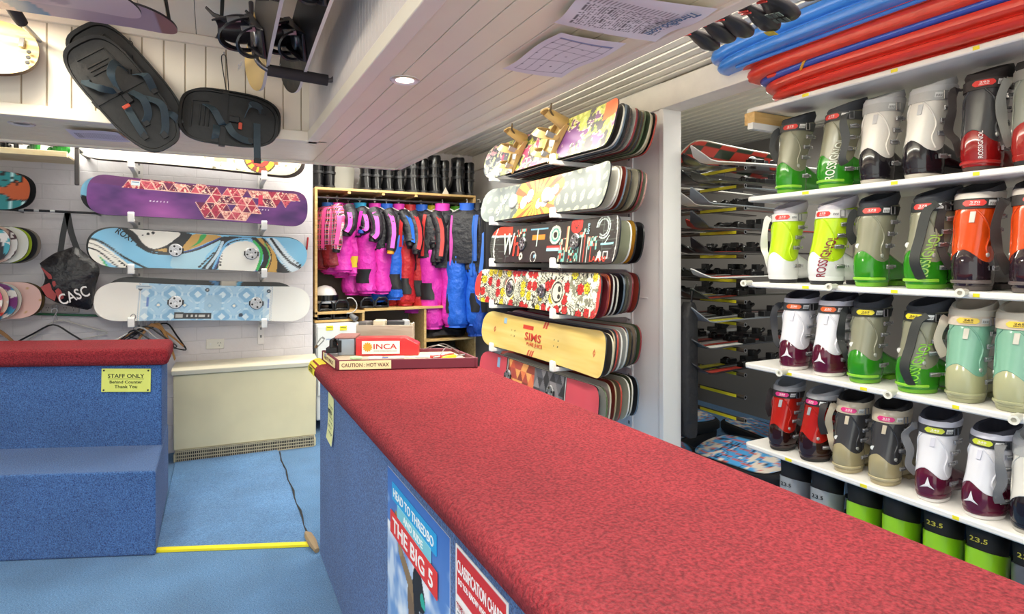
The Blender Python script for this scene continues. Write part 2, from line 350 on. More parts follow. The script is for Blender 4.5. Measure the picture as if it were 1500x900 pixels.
for sx in (-1, 1):
    for sz in (-1, 1): MB().lathe([(.005, 0), (.004, .003)], 10, 0, T(sx * wpl * .45, -.002, sz * hpl * .42) @ RX(90)).build('screw', M_dark, t)
# posters on the counter face (x = .457)
def face_panel(name, label, cat, px0, px1, z0, z1, art, nx, ny, x=.4545):
    y0 = P(px0, 400, X=.457).y; y1 = P(px1, 400, X=.457).y; w_ = y0 - y1
    t = thing(name, label, cat, (x, (y0 + y1) / 2, (z0 + z1) / 2), (0, 0, R(-90)))
    panel('sheet', w_, z1 - z0, nx, ny, art, t); return t, w_, z1 - z0
def art_big5(c, X, Z):
    W, H = .5, .7
    k = (Z + .35) / .7; c[...] = hx('3f6fbd') * k[..., None] + hx('9fc4ea') * (1 - k[..., None])
    n = fbm(X * 9 + 3, Z * 11, 3); put(c, np.clip((n - .46) * 5, 0, 1) * (Z < .2), 'f2f5fa'); n = fbm(X * 14 + 9, Z * 9, 5); put(c, np.clip((n - .5) * 5, 0, 1) * (Z < .3), 'e4ecf6', .8)
    put(c, Z < -.28 + .05 * np.sin(X * 11) + .02 * np.sin(X * 40), 'dfe6ee'); put(c, Z < -.31 + .04 * np.sin(X * 11 + 1), '8fa5bd')
    def seg(x0, z0, x1, z1, r0, r1, h):
        dx, dz = x1 - x0, z1 - z0; tt = np.clip(((X - x0) * dx + (Z - z0) * dz) / (dx * dx + dz * dz), 0, 1)
        put(c, np.hypot(X - x0 - tt * dx, Z - z0 - tt * dz) < r0 + (r1 - r0) * tt, h)
    seg(-.13, -.30, .10, -.27, .014, .014, '26344c'); seg(-.14, -.306, .11, -.276, .005, .005, 'c8d2e0')
    seg(-.01, -.06, -.05, -.17, .036, .026, '7d1f2a'); seg(-.05, -.17, -.05, -.275, .026, .022, '8c2430'); seg(.03, -.07, .06, -.17, .036, .028, '7d1f2a'); seg(.06, -.17, .05, -.275, .026, .022, 'a52a30')
    seg(-.01, .08, .02, -.05, .045, .048, '7a6248'); seg(.0, .10, -.12, .16, .022, .018, '8d7350'); seg(-.12, .16, -.16, .24, .016, .012, 'a08a63'); seg(.06, .06, .09, -.03, .024, .02, '6b5540')
    seg(.03, .145, .05, .12, .038, .036, '201c1c'); seg(.065, .12, .075, .115, .016, .012, '2fae9a'); seg(.015, .13, .02, .07, .026, .02, '201c1c')
t, W_, H_ = face_panel('snowboarder_poster', 'THE BIG 5 poster with a snowboarder on blue sky, on the counter side', 'poster', 569, 660, .10, .80, art_big5, 120, 170)
m = MB()
m.box((-.01, -.002, .30), (.36, .002, .048), 0); m.box((-.0, -.003, .262), (.27, .002, .034), 1); m.box((-.01, -.004, .213), (.38, .002, .062), 2)
m.text('HEAD TO THREDBO', .33, .024, T(-.01, -.0036, .30) @ FR, 3); m.text('AND RIDE', .16, .018, T(.0, -.0046, .262) @ FR, 3); m.text('THE BIG 5', .33, .04, T(-.01, -.0056, .213) @ FR, 3)
m.build('banner_lettering', [mat('2aa0dc', .5), mat('7fc8d8', .5), mat('e0332a', .5), mat('f4f4f2', .5)], t, smooth=0)
def art_chart(c, X, Z):
    c[...] = hx('cf2a2e')
    for k, z in enumerate((.17, -.02, -.21)):
        put(c, (abs(X + .045) < .075) & (abs(Z - z) < .07), 'f2eeec')
        for q in range(7): put(c, (abs(X + .05) < .06 - .006 * (q % 3)) & (abs(Z - z - .035 + q * .014) < .0022), '6a6468')
        put(c, (abs(X - .078) < .036) & (abs(Z - z + .02) < .055), '5f6fb0'); put(c, np.hypot((X - .078) * 1.4, Z - z + .02) < .03, 'c23a34'); put(c, (np.hypot(X - .085, Z - z + .05) < .018), 'e6e2ea')
    put(c, (abs(X) > .115) | (abs(Z) > .338), 'ece6e4')
t, W_, H_ = face_panel('classification_chart', 'red and white CLASSIFICATION CHART poster on the counter side', 'poster', 669, 746, .12, .805, art_chart, 90, 200)
m = MB(); m.text('CLASSIFICATION CHART', .21, .026, T(0, -.0026, .305) @ FR); m.text('DO YOU KNOW WHO YOU ARE?', .2, .013, T(0, -.0026, .275) @ FR)
m.build('chart_heading', mat('f4efee', .5), t, smooth=0)
m = MB()
for z, s in ((.222, 'TYPE 1 BEGINNER'), (.032, 'TYPE 2 MODERATE'), (-.158, 'TYPE 3 ADVANCED')): m.text(s, .12, .012, T(-.05, -.0026, z) @ FR)
m.build('chart_subheading', mat('a8262c', .5), t, smooth=0)
t = thing('round_sticker', 'white round sticker with grey letters at the bottom edge beside the red chart poster', 'sticker', (.455, P(772, 400, X=.457).y, .765), (0, 0, R(-90)))
MB().lathe([(.03, 0), (.03, .002)], 24, 0, RX(90)).build('disc', M_plastic, t)
MB().text('AUS', .03, .014, T(0, -.0026, .0) @ FR).build('lettering', M_dark, t)
# yellow tape on counter corner + paper note
m = MB()
def tp(s, yy): # wrap over the rounded left edge
    pr = [(X0 + .10, CT + .0015), (X0 + .03, CT + .0015), (X0 + .008, CT - .008), (X0 - .002, CT - .03), (X0 - .002, CT - .045)]
    return [(a, yy + (.05 if s else 0), b) for a, b in pr]
m.ribbon([(X0 + .052, 2.80, CT + .002), (X0 + .03, 2.80, CT + .0015), (X0 + .008, 2.80, CT - .009), (X0 - .0015, 2.80, CT - .03), (X0 - .0015, 2.80, CT - .05)], .17, .0015, (0, 1, 0))
t = thing('yellow_tape_label', 'yellow tape with handwriting wrapped over the far corner of the red countertop', 'tape', (0, 0, 0))
m.build('tape', mat('e8d820', .4), t)
m = MB(); m.text('EXIT', .10, .02, T(X0 - .0045, 2.80, CT - .03) @ RZ(-90) @ FR); m.build('handwriting', mat('3a3a10', .6), t)
yn = P(486, 600, X=.457).y
t = thing('paper_note', 'pale yellow handwritten note hanging on the blue counter side below the tape', 'note', (.452, yn, .72), (0, 0, R(-90)))
def art_note(c, X, Z):
    c[...] = hx('e6e8a6')
    for q in range(6): put(c, (abs(X + .01 * math.sin(q * 2)) < .04) & (abs(Z - .05 + q * .022 + .004 * np.sin(X * 300 + q)) < .0025), '4a4a3a')
panel('sheet', .12, .20, 40, 60, art_note, t, RY(4), warp=lambda X, Z: -.012 * np.clip(-Z * 8, 0, 1) ** 2)
MB().text('NOTE 1.9', .07, .02, T(0, -.003, .03) @ FR).build('handwriting', M_dark, t)
# ------------------------------------------------------------------ snowboards
def outline(L, W, n, endn=10, p=2.3, ez=.62):
    e = W * ez; mid = np.linspace(-(L / 2 - e), L / 2 - e, max(3, n)); q = np.sin(np.linspace(0, math.pi / 2, endn + 1))[1:]
    xs = np.concatenate([-(L / 2 - e) - e * q[::-1], mid, (L / 2 - e) + e * q])
    base = W / 2 * (1 - .09 * (1 - (xs / (L / 2)) ** 2)); qq = np.clip((abs(xs) - (L / 2 - e)) / e, 0, 1)
    return xs, np.maximum(base * (1 - qq ** p) ** (1 / p), .0015)
def curlf(xs, L, curl, tl=.2): return -curl * np.clip((abs(xs) - (L / 2 - tl)) / tl, 0, 1) ** 2
def board_mesh(name, L, W, art=None, n=20, nz=6, endn=8, curl=.03, cols=('cccccc', '222222', '888888'), th=.009, parent=None, p=2.3, ez=.62):
    """front faces -Y, long side along X, lower long edge on z=0"""
    xs, hs = outline(L, W, n, endn, p, ez); cy = curlf(xs, L, curl); vz = np.linspace(-1, 1, nz + 1); N = len(xs)
    X = np.repeat(xs[:, None], nz + 1, 1); Z = hs[:, None] * vz[None, :]; Y = np.repeat(cy[:, None], nz + 1, 1)
    fr = np.stack([X, Y, Z + W / 2], -1).reshape(-1, 3); bk = fr + np.array([0, th, 0]); v = np.vstack([fr, bk]).tolist(); o = len(fr); w1 = nz + 1
    f = []; mi = []
    for i in range(N - 1):
        for j in range(nz):
            a = i * w1 + j; f.append((a, a + w1, a + w1 + 1, a + 1)); mi.append(0); f.append((o + a, o + a + 1, o + a + w1 + 1, o + a + w1)); mi.append(2)
    ring = [i * w1 for i in range(N)] + [(N - 1) * w1 + j for j in range(1, w1)] + [i * w1 + nz for i in range(N - 2, -1, -1)] + [j for j in range(nz - 1, 0, -1)]
    for i in range(len(ring)): a, b = ring[i], ring[(i + 1) % len(ring)]; f.append((a, o + a, o + b, b)); mi.append(1)
    me = bpy.data.meshes.new(name); me.from_pydata(v, [], f); me.update()
    me.materials.append(M_attr if art else mat(cols[0], .3, coat=.25)); me.materials.append(mat(cols[1], .4)); me.materials.append(mat(cols[2], .4)); me.polygons.foreach_set('material_index', mi)
    if art:
        c = np.ones(X.shape + (3,)); art(c, X / (L / 2), Z / (W / 2), X, Z); set_cols(me, np.vstack([c.reshape(-1, 3), c.reshape(-1, 3)]))
    o_ = bpy.data.objects.new(name, me); C.objects.link(o_)
    if parent: o_.parent = parent
    return o_
def disc(parent, x, z, r=.045, y=-.001, lab=None):
    m = MB(); M = T(x, y, z) @ RX(90)
    m.lathe([(r, 0), (r, .004), (r * .9, .008), (r * .25, .008), (r * .2, .006)], 24, 0, M)
    for k in range(8):
        a = k * math.pi / 4 + .3; m.lathe([(r * .16, .007), (r * .16, .011), (r * .08, .0115)], 8, 0 if k % 2 else 1, M @ T(r * .62 * math.cos(a), r * .62 * math.sin(a), 0))
    for s in (-1, 1): m.box((s * r * .98, 0, .004), (r * .2, r * .7, .008), 1, M)
    return m.build('binding_disc', [M_steel, M_dark], parent)
def binding(parent, x, z, col, dark, s=1.0, tilt=0, flip=1):
    M = T(x, -.002, z) @ RY(tilt) @ Matrix.Scale(s, 4); F = flip; mt = mat(col, .35, coat=.2); m2 = mat(dark, .6)
    m = MB()   # baseplate with raised side rails
    for sx in (-1, 1): m.prism([(-.13, 0), (.13, 0), (.12, .03), (.05, .045), (-.10, .022)], -.007, .007, 0, M @ T(sx * .056, 0, 0) @ Matrix(((0, 0, 1, 0), (0, -1, 0, 0), (F, 0, 0, 0), (0, 0, 0, 1))))
    m.bb((-.058, -.014, -.13), (.058, 0, .12), 0, M); m.lathe([(.045, .0), (.045, .012), (.03, .016)], 16, 1, M @ T(0, -.012, 0) @ RX(90))
    b = m.build('binding', [mt, M_steel], parent, bevel=.003)
    m = MB(); rows = []
    for k in range(9):
        q = k / 8; wv = .060 - .014 * q + .008 * math.sin(q * 4); y = -.02 - .11 * q - .03 * q * q; zc_ = F * (.10 + .03 * q)
        ring = [(wv * math.cos(a), y + .02 * math.sin(a), zc_ + F * .060 * math.sin(a) * (1 - .4 * q)) for a in np.linspace(-.2, math.pi + .2, 11)]
        rows.append(ring + [(px_ * .88, py_, pz - F * .009) for px_, py_, pz in reversed(ring)])
    m.loft(rows, 0, M); m.build('highback', mt, b)
    for z_, r_, yy, wd_ in ((-.085, .060, -.075, .034), (.035, .068, -.125, .048)):
        m = MB(); arc = [(r_ * math.cos(a), -.03 + yy * math.sin(a), F * (z_ - .03 * math.sin(a))) for a in np.linspace(0, math.pi, 15)]
        m.ribbon(arc, [wd_ * (.55 + .45 * math.sin(a)) for a in np.linspace(0, math.pi, 15)], .008, (0, .35, 1), 0, M); m.box((r_ * .9, yy * .7, F * z_), (.016, .05, .03), 1, M); m.build('strap', [mt, M_steel], b)
    m = MB(); m.tube([(.03, -.10, F * .13), (.05, -.15, F * .16), (.07, -.17, F * .2)], [.012, .009, .006], 8, 0, M, flat=.6); m.build('ladder', m2, b)
    return b
def tri_art(c, m_, X, Z, sc, pal, seed=0):
    a = X / sc; b = Z / (sc * .866); k = a - b * .5; i, j = np.floor(k), np.floor(b); fu = (k - i) > (1 - (b - j)); h = hsh(i, j + 17 * fu, seed)
    for q, col in enumerate(pal): put(c, m_ & (h * len(pal) >= q) & (h * len(pal) < q + 1), col)
    fx, fz = k - i, b - j; d = np.minimum(np.minimum(fx, fz), abs(fx + fz - 1)); return d, h
def a_purple(c, s, t, X, Z):
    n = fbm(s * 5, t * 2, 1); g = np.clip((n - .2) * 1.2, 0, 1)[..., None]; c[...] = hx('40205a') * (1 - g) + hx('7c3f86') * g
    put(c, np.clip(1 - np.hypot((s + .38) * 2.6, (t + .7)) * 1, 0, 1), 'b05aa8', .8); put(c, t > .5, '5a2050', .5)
    sc = .066; a_ = X / sc; b_ = Z / (sc * .866); k_ = a_ - b_ * .5; i_, j_ = np.floor(k_), np.floor(b_); fx, fz = k_ - i_, b_ - j_; up = (fx + fz) > 1
    cz = (j_ + .33 + .33 * up) * sc * .866; cx = (i_ + .33 + .33 * up + (j_ + .5) * .5) * sc; h = hsh(i_, j_ + 31 * up, 4)
    band = np.abs(cz - .085 + .03 * np.sin(cx * 5)) - .045; blob = np.hypot((cx - .14) * .42, cz + .04) - .085
    mk = ((band < 0) & (cx > -.46) & (cx < .60) | (blob < 0)) & (h > .16); d = np.minimum(np.minimum(fx, fz), abs(fx + fz - 1)); n2 = vnoise(X * 130 + Z * 60, Z * 130, 3)
    for q, col_ in enumerate(('8e2038', 'a83048', 'c88a80', '4c183c', '9c2844', 'b84c5c', '5e1c44')): put(c, mk & (h * 7 >= q) & (h * 7 < q + 1), col_)
    put(c, mk & (n2 > .72) & (h < .6), 'e8c8b0'); put(c, mk & (n2 < .25), '7a1c34'); put(c, mk & (d < .05), 'e6b8a8')
    put(c, (abs(Z - .05) < .035) & (abs(s - .52) < .02), 'c23350')
    for q in range(6):
        for zz in (-.02,): put(c, np.hypot(X - (-.33 + q * .02), Z - zz) < .004, 'dcd0e0'); 
    for q in range(5):
        for zz in (-.0, -.025): put(c, np.hypot(X - (.33 + q * .02), Z - zz) < .004, 'dcd0e0')
def inpoly(X, Z, pts):
    m_ = np.zeros(X.shape, bool); n = len(pts)
    for i in range(n):
        (x1, y1), (x2, y2) = pts[i], pts[(i + 1) % n]; k = ((y1 > Z) != (y2 > Z)) & (X < (x2 - x1) * (Z - y1) / ((y2 - y1) or 1e-9) + x1); m_ ^= k
    return m_
def a_swirl(c, s, t, X, Z):
    c[...] = hx('7fc0e2')
    q = lambda p: ((p[0] - 757) / 1385 * 1.40, (150 + (p[0] - 65) / 1385 * 50 - p[1]) / 240 * .275)
    def sm(pts, close=False):
        v = [Vector((*q(p), 0)) for p in pts]
        if close: v.append(v[0])
        return [(p.x, p.y) for p in spline(v, 5)]
    def poly(h, *pts): put(c, inpoly(X, Z, sm(pts, True)), h)
    def stroke(h, wd, *pts):
        v = sm(pts); d = np.full(X.shape, 9.)
        for (x0, z0), (x1, z1) in zip(v[:-1], v[1:]):
            dx, dz = x1 - x0, z1 - z0; tt = np.clip(((X - x0) * dx + (Z - z0) * dz) / (dx * dx + dz * dz + 1e-12), 0, 1); d = np.minimum(d, np.hypot(X - x0 - tt * dx, Z - z0 - tt * dz))
        put(c, d < wd * .5 * .0011, h)
    K = '15161a'
    poly('a4cfe0', (560, 200), (700, 150), (860, 90), (760, 200), (730, 275), (560, 275))
    poly(K, (240, 30), (300, 85), (350, 135), (430, 176), (530, 186), (600, 175), (640, 120), (680, 75), (500, 40)); poly('e9e6dc', (250, 28), (330, 62), (385, 130), (440, 160), (500, 148), (560, 108), (590, 60), (420, 30))
    poly('c49a4e', (612, 150), (650, 100), (690, 66), (850, 78), (760, 120), (700, 148), (625, 172)); poly('c49a4e', (450, 168), (520, 158), (530, 180)); poly('2fa04a', (655, 152), (700, 118), (722, 72), (756, 74), (715, 124))
    stroke(K, 10, (350, 138), (430, 182), (530, 192), (620, 184), (720, 156), (850, 92)); stroke('2a4590', 7, (625, 178), (720, 148), (840, 88))
    poly(K, (735, 280), (800, 200), (845, 120), (860, 80), (1090, 84), (940, 108), (870, 150), (845, 200), (830, 285)); stroke('b9cfdc', 16, (768, 275), (825, 195), (858, 115)); stroke('6fb0dc', 12, (805, 280), (842, 195), (885, 120), (960, 92), (1040, 88)); stroke('2a4590', 6, (818, 280), (852, 200), (900, 128))
    poly('e6e3da', (838, 285), (850, 200), (885, 145), (950, 112), (1030, 108), (1078, 138), (1100, 190), (1092, 250), (1060, 300), (900, 300))
    stroke('2a4590', 8, (1050, 98), (1098, 150), (1112, 210), (1080, 300)); poly(K, (1040, 88), (1100, 90), (1160, 160), (1170, 230), (1140, 310), (1090, 300), (1128, 220), (1100, 140)); stroke('33b455', 18, (1062, 108), (1104, 155), (1112, 210), (1090, 285))
    poly('c99c4c', (1075, 84), (1130, 90), (1195, 160), (1225, 240), (1228, 320), (1135, 312), (1170, 240), (1160, 170)); stroke(K, 6, (1120, 92), (1172, 170), (1178, 235), (1150, 312)); stroke('33b455', 7, (1130, 120), (1164, 180), (1164, 235), (1134, 305))
    poly(K, (1130, 88), (1190, 150), (1240, 240), (1345, 318), (1228, 318), (1222, 240), (1190, 160), (1110, 86)); poly('d5e2ea', (1140, 86), (1210, 90), (1300, 190), (1400, 285), (1340, 315), (1255, 250), (1195, 150)); stroke(K, 16, (1175, 88), (1240, 170), (1310, 240), (1410, 295)); stroke('a9c6d8', 6, (1150, 100), (1215, 190), (1300, 285))
    poly('e9e6dc', (70, 118), (140, 128), (340, 280), (270, 282), (75, 152)); stroke(K, 12, (75, 108), (150, 122), (290, 215), (430, 285)); stroke(K, 5, (75, 128), (160, 160), (330, 285)); stroke(K, 8, (70, 156), (150, 182), (270, 285)); poly('e9e6dc', (72, 170), (125, 182), (190, 272), (120, 272), (80, 220)); stroke('33b455', 9, (160, 215), (205, 280))
    def dot(x, y, r): a_, b_ = q((x, y)); put(c, np.hypot(X - a_, Z - b_) < r * .0011, K)
    for k in range(5): dot(240 + 16 * k, 228 + 10 * k, 3 + k)
    for k in range(6): dot(1300 + 20 * k, 205 + 14 * k, 2.5 + 1.3 * k)
    for k in range(5): dot(858 - 2 * k, 185 + 18 * k, 3 + k)
    dot(410, 72, 8); dot(438, 66, 9); dot(380, 80, 5)
    for k in range(12): dot(720 + 8 * k, 268 - 8 * k + 3 * (k % 2), 6)
    put(c, abs(t) > .965, '2c3036')
def a_white(c, s, t, X, Z):
    c[...] = hx('efece4'); mk = abs(s + .02) < .60; put(c, mk, '9cc6e2'); g = np.clip((.62 - abs(s + .02)) * 12, 0, 1)
    P_ = .155; fx = (X / P_) - np.floor(X / P_) - .5; fz = ((Z + .02) / P_) - np.floor((Z + .02) / P_) - .5
    fx2 = (X / P_ + .5) - np.floor(X / P_ + .5) - .5; fz2 = ((Z + .02) / P_ + .5) - np.floor((Z + .02) / P_ + .5) - .5
    r1, r2 = np.hypot(fx, fz), np.hypot(fx2, fz2); put(c, mk & (r1 < .46), '86b7d9'); put(c, mk & (r2 < .46), 'b2d5ea', .6); put(c, mk & (abs(r1 - .38) < .045), 'c6dfee'); put(c, mk & (abs(r2 - .38) < .045), 'a9cfe6')
    put(c, mk & (abs(fx) + abs(fz) < .16), 'd9ecf5'); put(c, mk & (abs(fx2) + abs(fz2) < .15), '7faed2'); put(c, mk & (r2 < .06), 'f2eedc')
    put(c, mk & (g < 1), 'e8eef0', .5); put(c, (abs(X - .02) < .055) & (abs(Z) < .055), '9dc0d6', .7)
    for sx in (-.635, .60): put(c, abs(s - sx - .006 * np.sign(np.sin(Z * 500))) < .003, '86a9c4')
    for sx in (-.56, .57): put(c, (abs(s - sx) < .008) & (abs(Z) < .03), '5f7fc0')
    for xx in (-.42, -.02, .38): put(c, (np.hypot(X - xx, Z - .09) < .014), '2c3c50'); put(c, (np.hypot(X - xx, Z - .09) < .005), 'c9c9c0')
    put(c, (np.hypot(X - .20, Z + .085) < .014), '2c3c50')
    put(c, (abs(X + .10) < .115) & (abs(Z + .092) < .022), '2a2628'); put(c, (abs(X + .185) < .022) & (abs(Z + .092) < .013), 'b8b4ae'); put(c, (abs(X + .07) < .07) & (abs(Z + .092) < .009) & (hsh(np.floor(X * 150), 0 * Z) > .4), 'c8c4be')
def a_cream(c, s, t, X, Z):
    c[...] = hx('f2eedd'); put(c, np.clip((s + .5) * .9, 0, 1), 'cfc8a4'); n = vnoise(X * 60, Z * 60, 2); put(c, (n > .86) & (s > .0), '6f6a55'); r = np.hypot(X - .42, Z + .02); put(c, r < .11, '2b241c'); put(c, (r < .10) & (r > .065), 'd9a81e'); put(c, (r < .10) & (r > .065) & (hsh(np.floor(np.arctan2(Z + .02, X - .42) * 6), 0 * r) > .5), '7a2a18'); put(c, r < .06, '9a2c1c'); put(c, r < .03, '3c7a3a')
    put(c, (abs(X - .16) < .04) & (abs(Z + .04) < .03), 'c2a878'); put(c, np.hypot(X - .53, Z + .04) < .016, '7a4a28')
    put(c, abs(t) > .94, '5a5550')
def a_black(c, s, t, X, Z):
    c[...] = hx('1b1a1c'); put(c, (abs(X - .03 - (.14 - Z) * .8) < .02), '3f7fb8'); put(c, (abs(X - .22 + (.14 - Z) * .6) < .015), '49a0cc'); put(c, (abs(X - .14) < .05) & (Z > .08), 'cfc8bc')
def a_teal(c, s, t, X, Z):
    c[...] = hx('2f8a8c'); put(c, (np.sin(X * 90 + 2) > .75), 'bfe6e6'); n = fbm(X * 12, Z * 12, 4); put(c, n > .55, 'c95f33'); put(c, (n > .5) & (n < .55), '2a1d1a'); put(c, fbm(X * 9 + 4, Z * 9, 8) > .62, 'e9dcc8')
def a_pinkpale(c, s, t, X, Z):
    c[...] = hx('e3bcb4'); put(c, abs(np.sin((X + Z) * 22) * np.sin((X - Z) * 22)) > .97, 'caa06c')
def a_r1(c, s, t, X, Z):
    c[...] = hx('453f48'); n = fbm(X * 16, Z * 16, 2); n2 = fbm(X * 50 + Z * 30, Z * 45 - X * 20, 6); put(c, (n > .48), 'a9b24e'); put(c, (n > .48) & (n2 > .55), '5c7a38'); put(c, (n > .55) & (n2 > .5), 'dcd27a'); n3 = fbm(X * 14 + 8, Z * 14, 9); put(c, n3 > .62, 'b0446a'); put(c, (n3 > .58) & (n3 < .62), 'e9d8c0'); put(c, (n3 > .6) & (s > .2), '6a3f74')
    put(c, (s > .78) & (t > .2), 'e2683c'); put(c, (s < -.75), 'cfd2c4', .5); put(c, (s < -.6) & (n2 > .5), '4a4f5c'); put(c, (np.hypot(X + .6, Z + .06) < .06) & (n2 > .45), 'ece8e0')
def a_r2(c, s, t, X, Z):
    c[...] = hx('5f6664'); q = .085; i, j = np.floor(X / q + .5 * np.floor(Z / q)), np.floor(Z / q); fx = X / q + .5 * np.floor(Z / q) - i - .5; fz = Z / q - j - .5; an = hsh(i, j, 3) * 3.1; u = fx * np.cos(an) + fz * np.sin(an); v = -fx * np.sin(an) + fz * np.cos(an)
    leaf = (u / .42) ** 2 + (v / .24) ** 2 < 1; put(c, leaf, 'a4a78e'); put(c, leaf & (abs(v) < .02), '6a705f'); put(c, leaf & (abs((u * 14) - np.floor(u * 14) - .5) < .1), '868b76')
    cx = -.02; a = np.arctan2(Z + .02, X - cx); mk = (abs(X - cx) < .27 + .04 * np.sin(Z * 30)); put(c, mk, 'e8b53c'); put(c, mk & (np.sin(a * 16) > .15), 'd8572f')
    put(c, s < -.45, '9aa3a4', .55)
    for xx, zz, r in ((-.19, -.02, .05), (-.12, .02, .05), (.02, -.045, .04), (.09, -.03, .05), (.16, .0, .05), (.20, .03, .04)): rr = np.hypot(X - xx, (Z - zz)); put(c, rr < r, '3b3530'); put(c, rr < r - .006, 'eceae2')
    put(c, (abs(X - .06) < .08) & (abs(Z - .02) < .03), '8a8f3a'); put(c, (abs(X - .04) < .02) & (abs(Z + .02) < .02), 'c9a12c')
def a_r3(c, s, t, X, Z):
    c[...] = hx('2c2927'); gr = (abs(np.sin(X * 190)) < .12) | (abs(np.sin(Z * 190)) < .12); put(c, gr & (abs(s) > .68), '57605a')
    def bar(x0, x1, z0, z1, h): put(c, (X > x0) & (X < x1) & (Z > z0) & (Z < z1), h)
    put(c, (X < -.5) & (Z > .05), 'c4402c'); put(c, (X < -.5) & (Z > .05) & (Z < .065), 'b9c9cc')
    bar(-.24, -.02, .085, .095, '6f9fb4'); bar(-.21, -.05, .02, .052, 'd9822f'); bar(-.15, -.135, -.02, .09, 'b9d0c4'); bar(-.01, .16, -.035, -.022, 'c23a32'); bar(-.01, .16, -.052, -.037, '9fc4d8'); bar(.20, .212, -.06, .09, 'd98a6a'); bar(.215, .225, -.06, .09, 'd9d4a0')
    r = np.hypot((X - .075) * .9, Z - .045); put(c, r < .058, 'd8d6c0'); put(c, r < .043, '4f9a90'); put(c, r < .03, 'd8d6c0'); put(c, r < .02, '2c2927')
    r = np.hypot((X - .30) * .85, Z - .095); put(c, r < .05, 'd8352e'); put(c, (r < .05) & (abs(X - .30) < .004), '2c2927'); put(c, (r < .04) & (abs(abs(X - .30) - (Z - .07) * .8) < .004), '2c2927')
    for x_, h in ((.36, 'd0d0cc'), (.39, 'c2483a'), (.42, 'd0d0cc'), (.46, 'c2483a')): bar(x_, x_ + .006, -.12, .02, h)
    r = np.hypot(X + .17, Z + .09); put(c, (abs(r - .035) < .003), 'd8d8d4'); put(c, np.hypot(X + .155, Z + .085) < .012, '8ab4cc'); r = np.hypot(X + .34, Z + .085); put(c, r < .024, 'e0ddc8'); put(c, r < .01, '2c2927')
    n = hsh(np.floor(X * 90), np.floor(Z * 60), 5)
    for x0, x1, z0, z1 in ((.13, .20, -.12, .02), (.24, .34, -.13, -.03), (.34, .40, .02, .07), (-.43, -.3, .05, .1), (.42, .52, -.05, .02)):
        k = (X > x0) & (X < x1) & (Z > z0) & (Z < z1); put(c, k & (n > .7), '6fb0a8'); put(c, k & (n < .2), 'c8503c'); put(c, k & (n > .45) & (n < .55), 'd8d4b0')
    put(c, (abs(np.hypot((X - .56), Z - .07) - .06) < .004) & ((X > .53) | (Z > .07)), 'c8d8d4'); put(c, (abs(np.hypot((X - .56), Z - .07) - .045) < .003) & ((X > .53) | (Z > .07)), 'c8d8d4')
    put(c, (abs(X - .62 + (.02 - Z) * .9) < .004) & (abs(Z) < .02), 'c8d8d4'); bar(.55, .68, -.025, -.015, '8fc4cc'); bar(.575, .625, -.10, -.06, 'd8d8d4'); bar(.581, .619, -.095, -.065, '2c2927'); r = np.hypot((X - .545) * 1.4, Z + .08); put(c, r < .022, 'd8d8d4')
    put(c, (abs(abs(s) - .95 + .04 * t * t) < .006), 'd8d8d4')
def a_r4(c, s, t, X, Z):
    c[...] = hx('e6e5cf'); n = fbm(X * 22, Z * 22, 3); put(c, (n > .50) & (n < .56), '2f2f28'); st = np.sin((X * 1.0 + .4 * np.sin(Z * 14)) * 150); mk = (fbm(X * 6, Z * 5, 11) > .5); put(c, mk & (st > .45), '2b2b26'); put(c, (fbm(X * 30, Z * 30, 6) > .62), '83836f')
    q = .075; i, j = np.floor(X / q), np.floor(Z / q); fx = X / q - i - .5 + (hsh(i, j, 1) - .5) * .4; fz = Z / q - j - .5 + (hsh(i, j, 2) - .5) * .4; h = hsh(i, j, 9); r = np.hypot(fx, fz) * (1 + .14 * np.sin(np.arctan2(fz, fx) * 7))
    put(c, (h > .66) & (r < .44), 'c92f2e'); put(c, (h < .22) & (r < .40), 'd8cc2c'); put(c, ((h > .66) | (h < .22)) & (abs(r - .2) < .04), '5a2a18', .7); put(c, ((h > .66) | (h < .22)) & (abs(r - .44) < .03), '2a2420')
    for xx in (-.30, .32): r = np.hypot((X - xx) * 1.0, Z); put(c, (r < .075), 'dddcc8'); put(c, (abs(r - .06) < .006) | (np.hypot(X - xx - .02, Z - .02) < .018) | (np.hypot(X - xx - .02, Z + .025) < .016), '33332c')
    put(c, (np.maximum(abs(s) - .0, 0) > .93) & (fbm(X * 20, Z * 20, 5) > .4), 'd23c34'); put(c, abs(t) > .96, '6a5f3a')
def a_r5(c, s, t, X, Z):
    n = fbm(X * 3, Z * 40, 2); g = np.clip(n, 0, 1)[..., None]; c[...] = hx('d9b45c') * (1 - g) + hx('e8cf86') * g
    for x0, z0 in ((-.25, 1), (.0, -1)): pass
    for dx in (0, .03): w_ = X - dx - .02 - .5 * Z; put(c, (abs(w_) < .011) & (Z > .075), 'c63c2e')
    for dx in (0, .03, .055): w_ = X - dx + .10 - .5 * (Z + .1); put(c, (abs(w_) < .009) & (Z < -.078), 'c63c2e')
    put(c, (abs(X + .14) < .07) & (abs(Z - .062) < .012), 'c63c2e')
    for cx in (-.34, .22):
        for a in (-.022, .022):
            for b in (-.016, .02): put(c, np.hypot(X - cx - a, (Z - b) * 1) < .0055, '33261a')
    for cx in (-.62, .62): put(c, (abs(X - cx) / 1.0 + abs(Z) * .6 < .016), 'b8432c'); put(c, (abs(X - cx) + abs(Z) * .6 < .007), 'd9b45c')
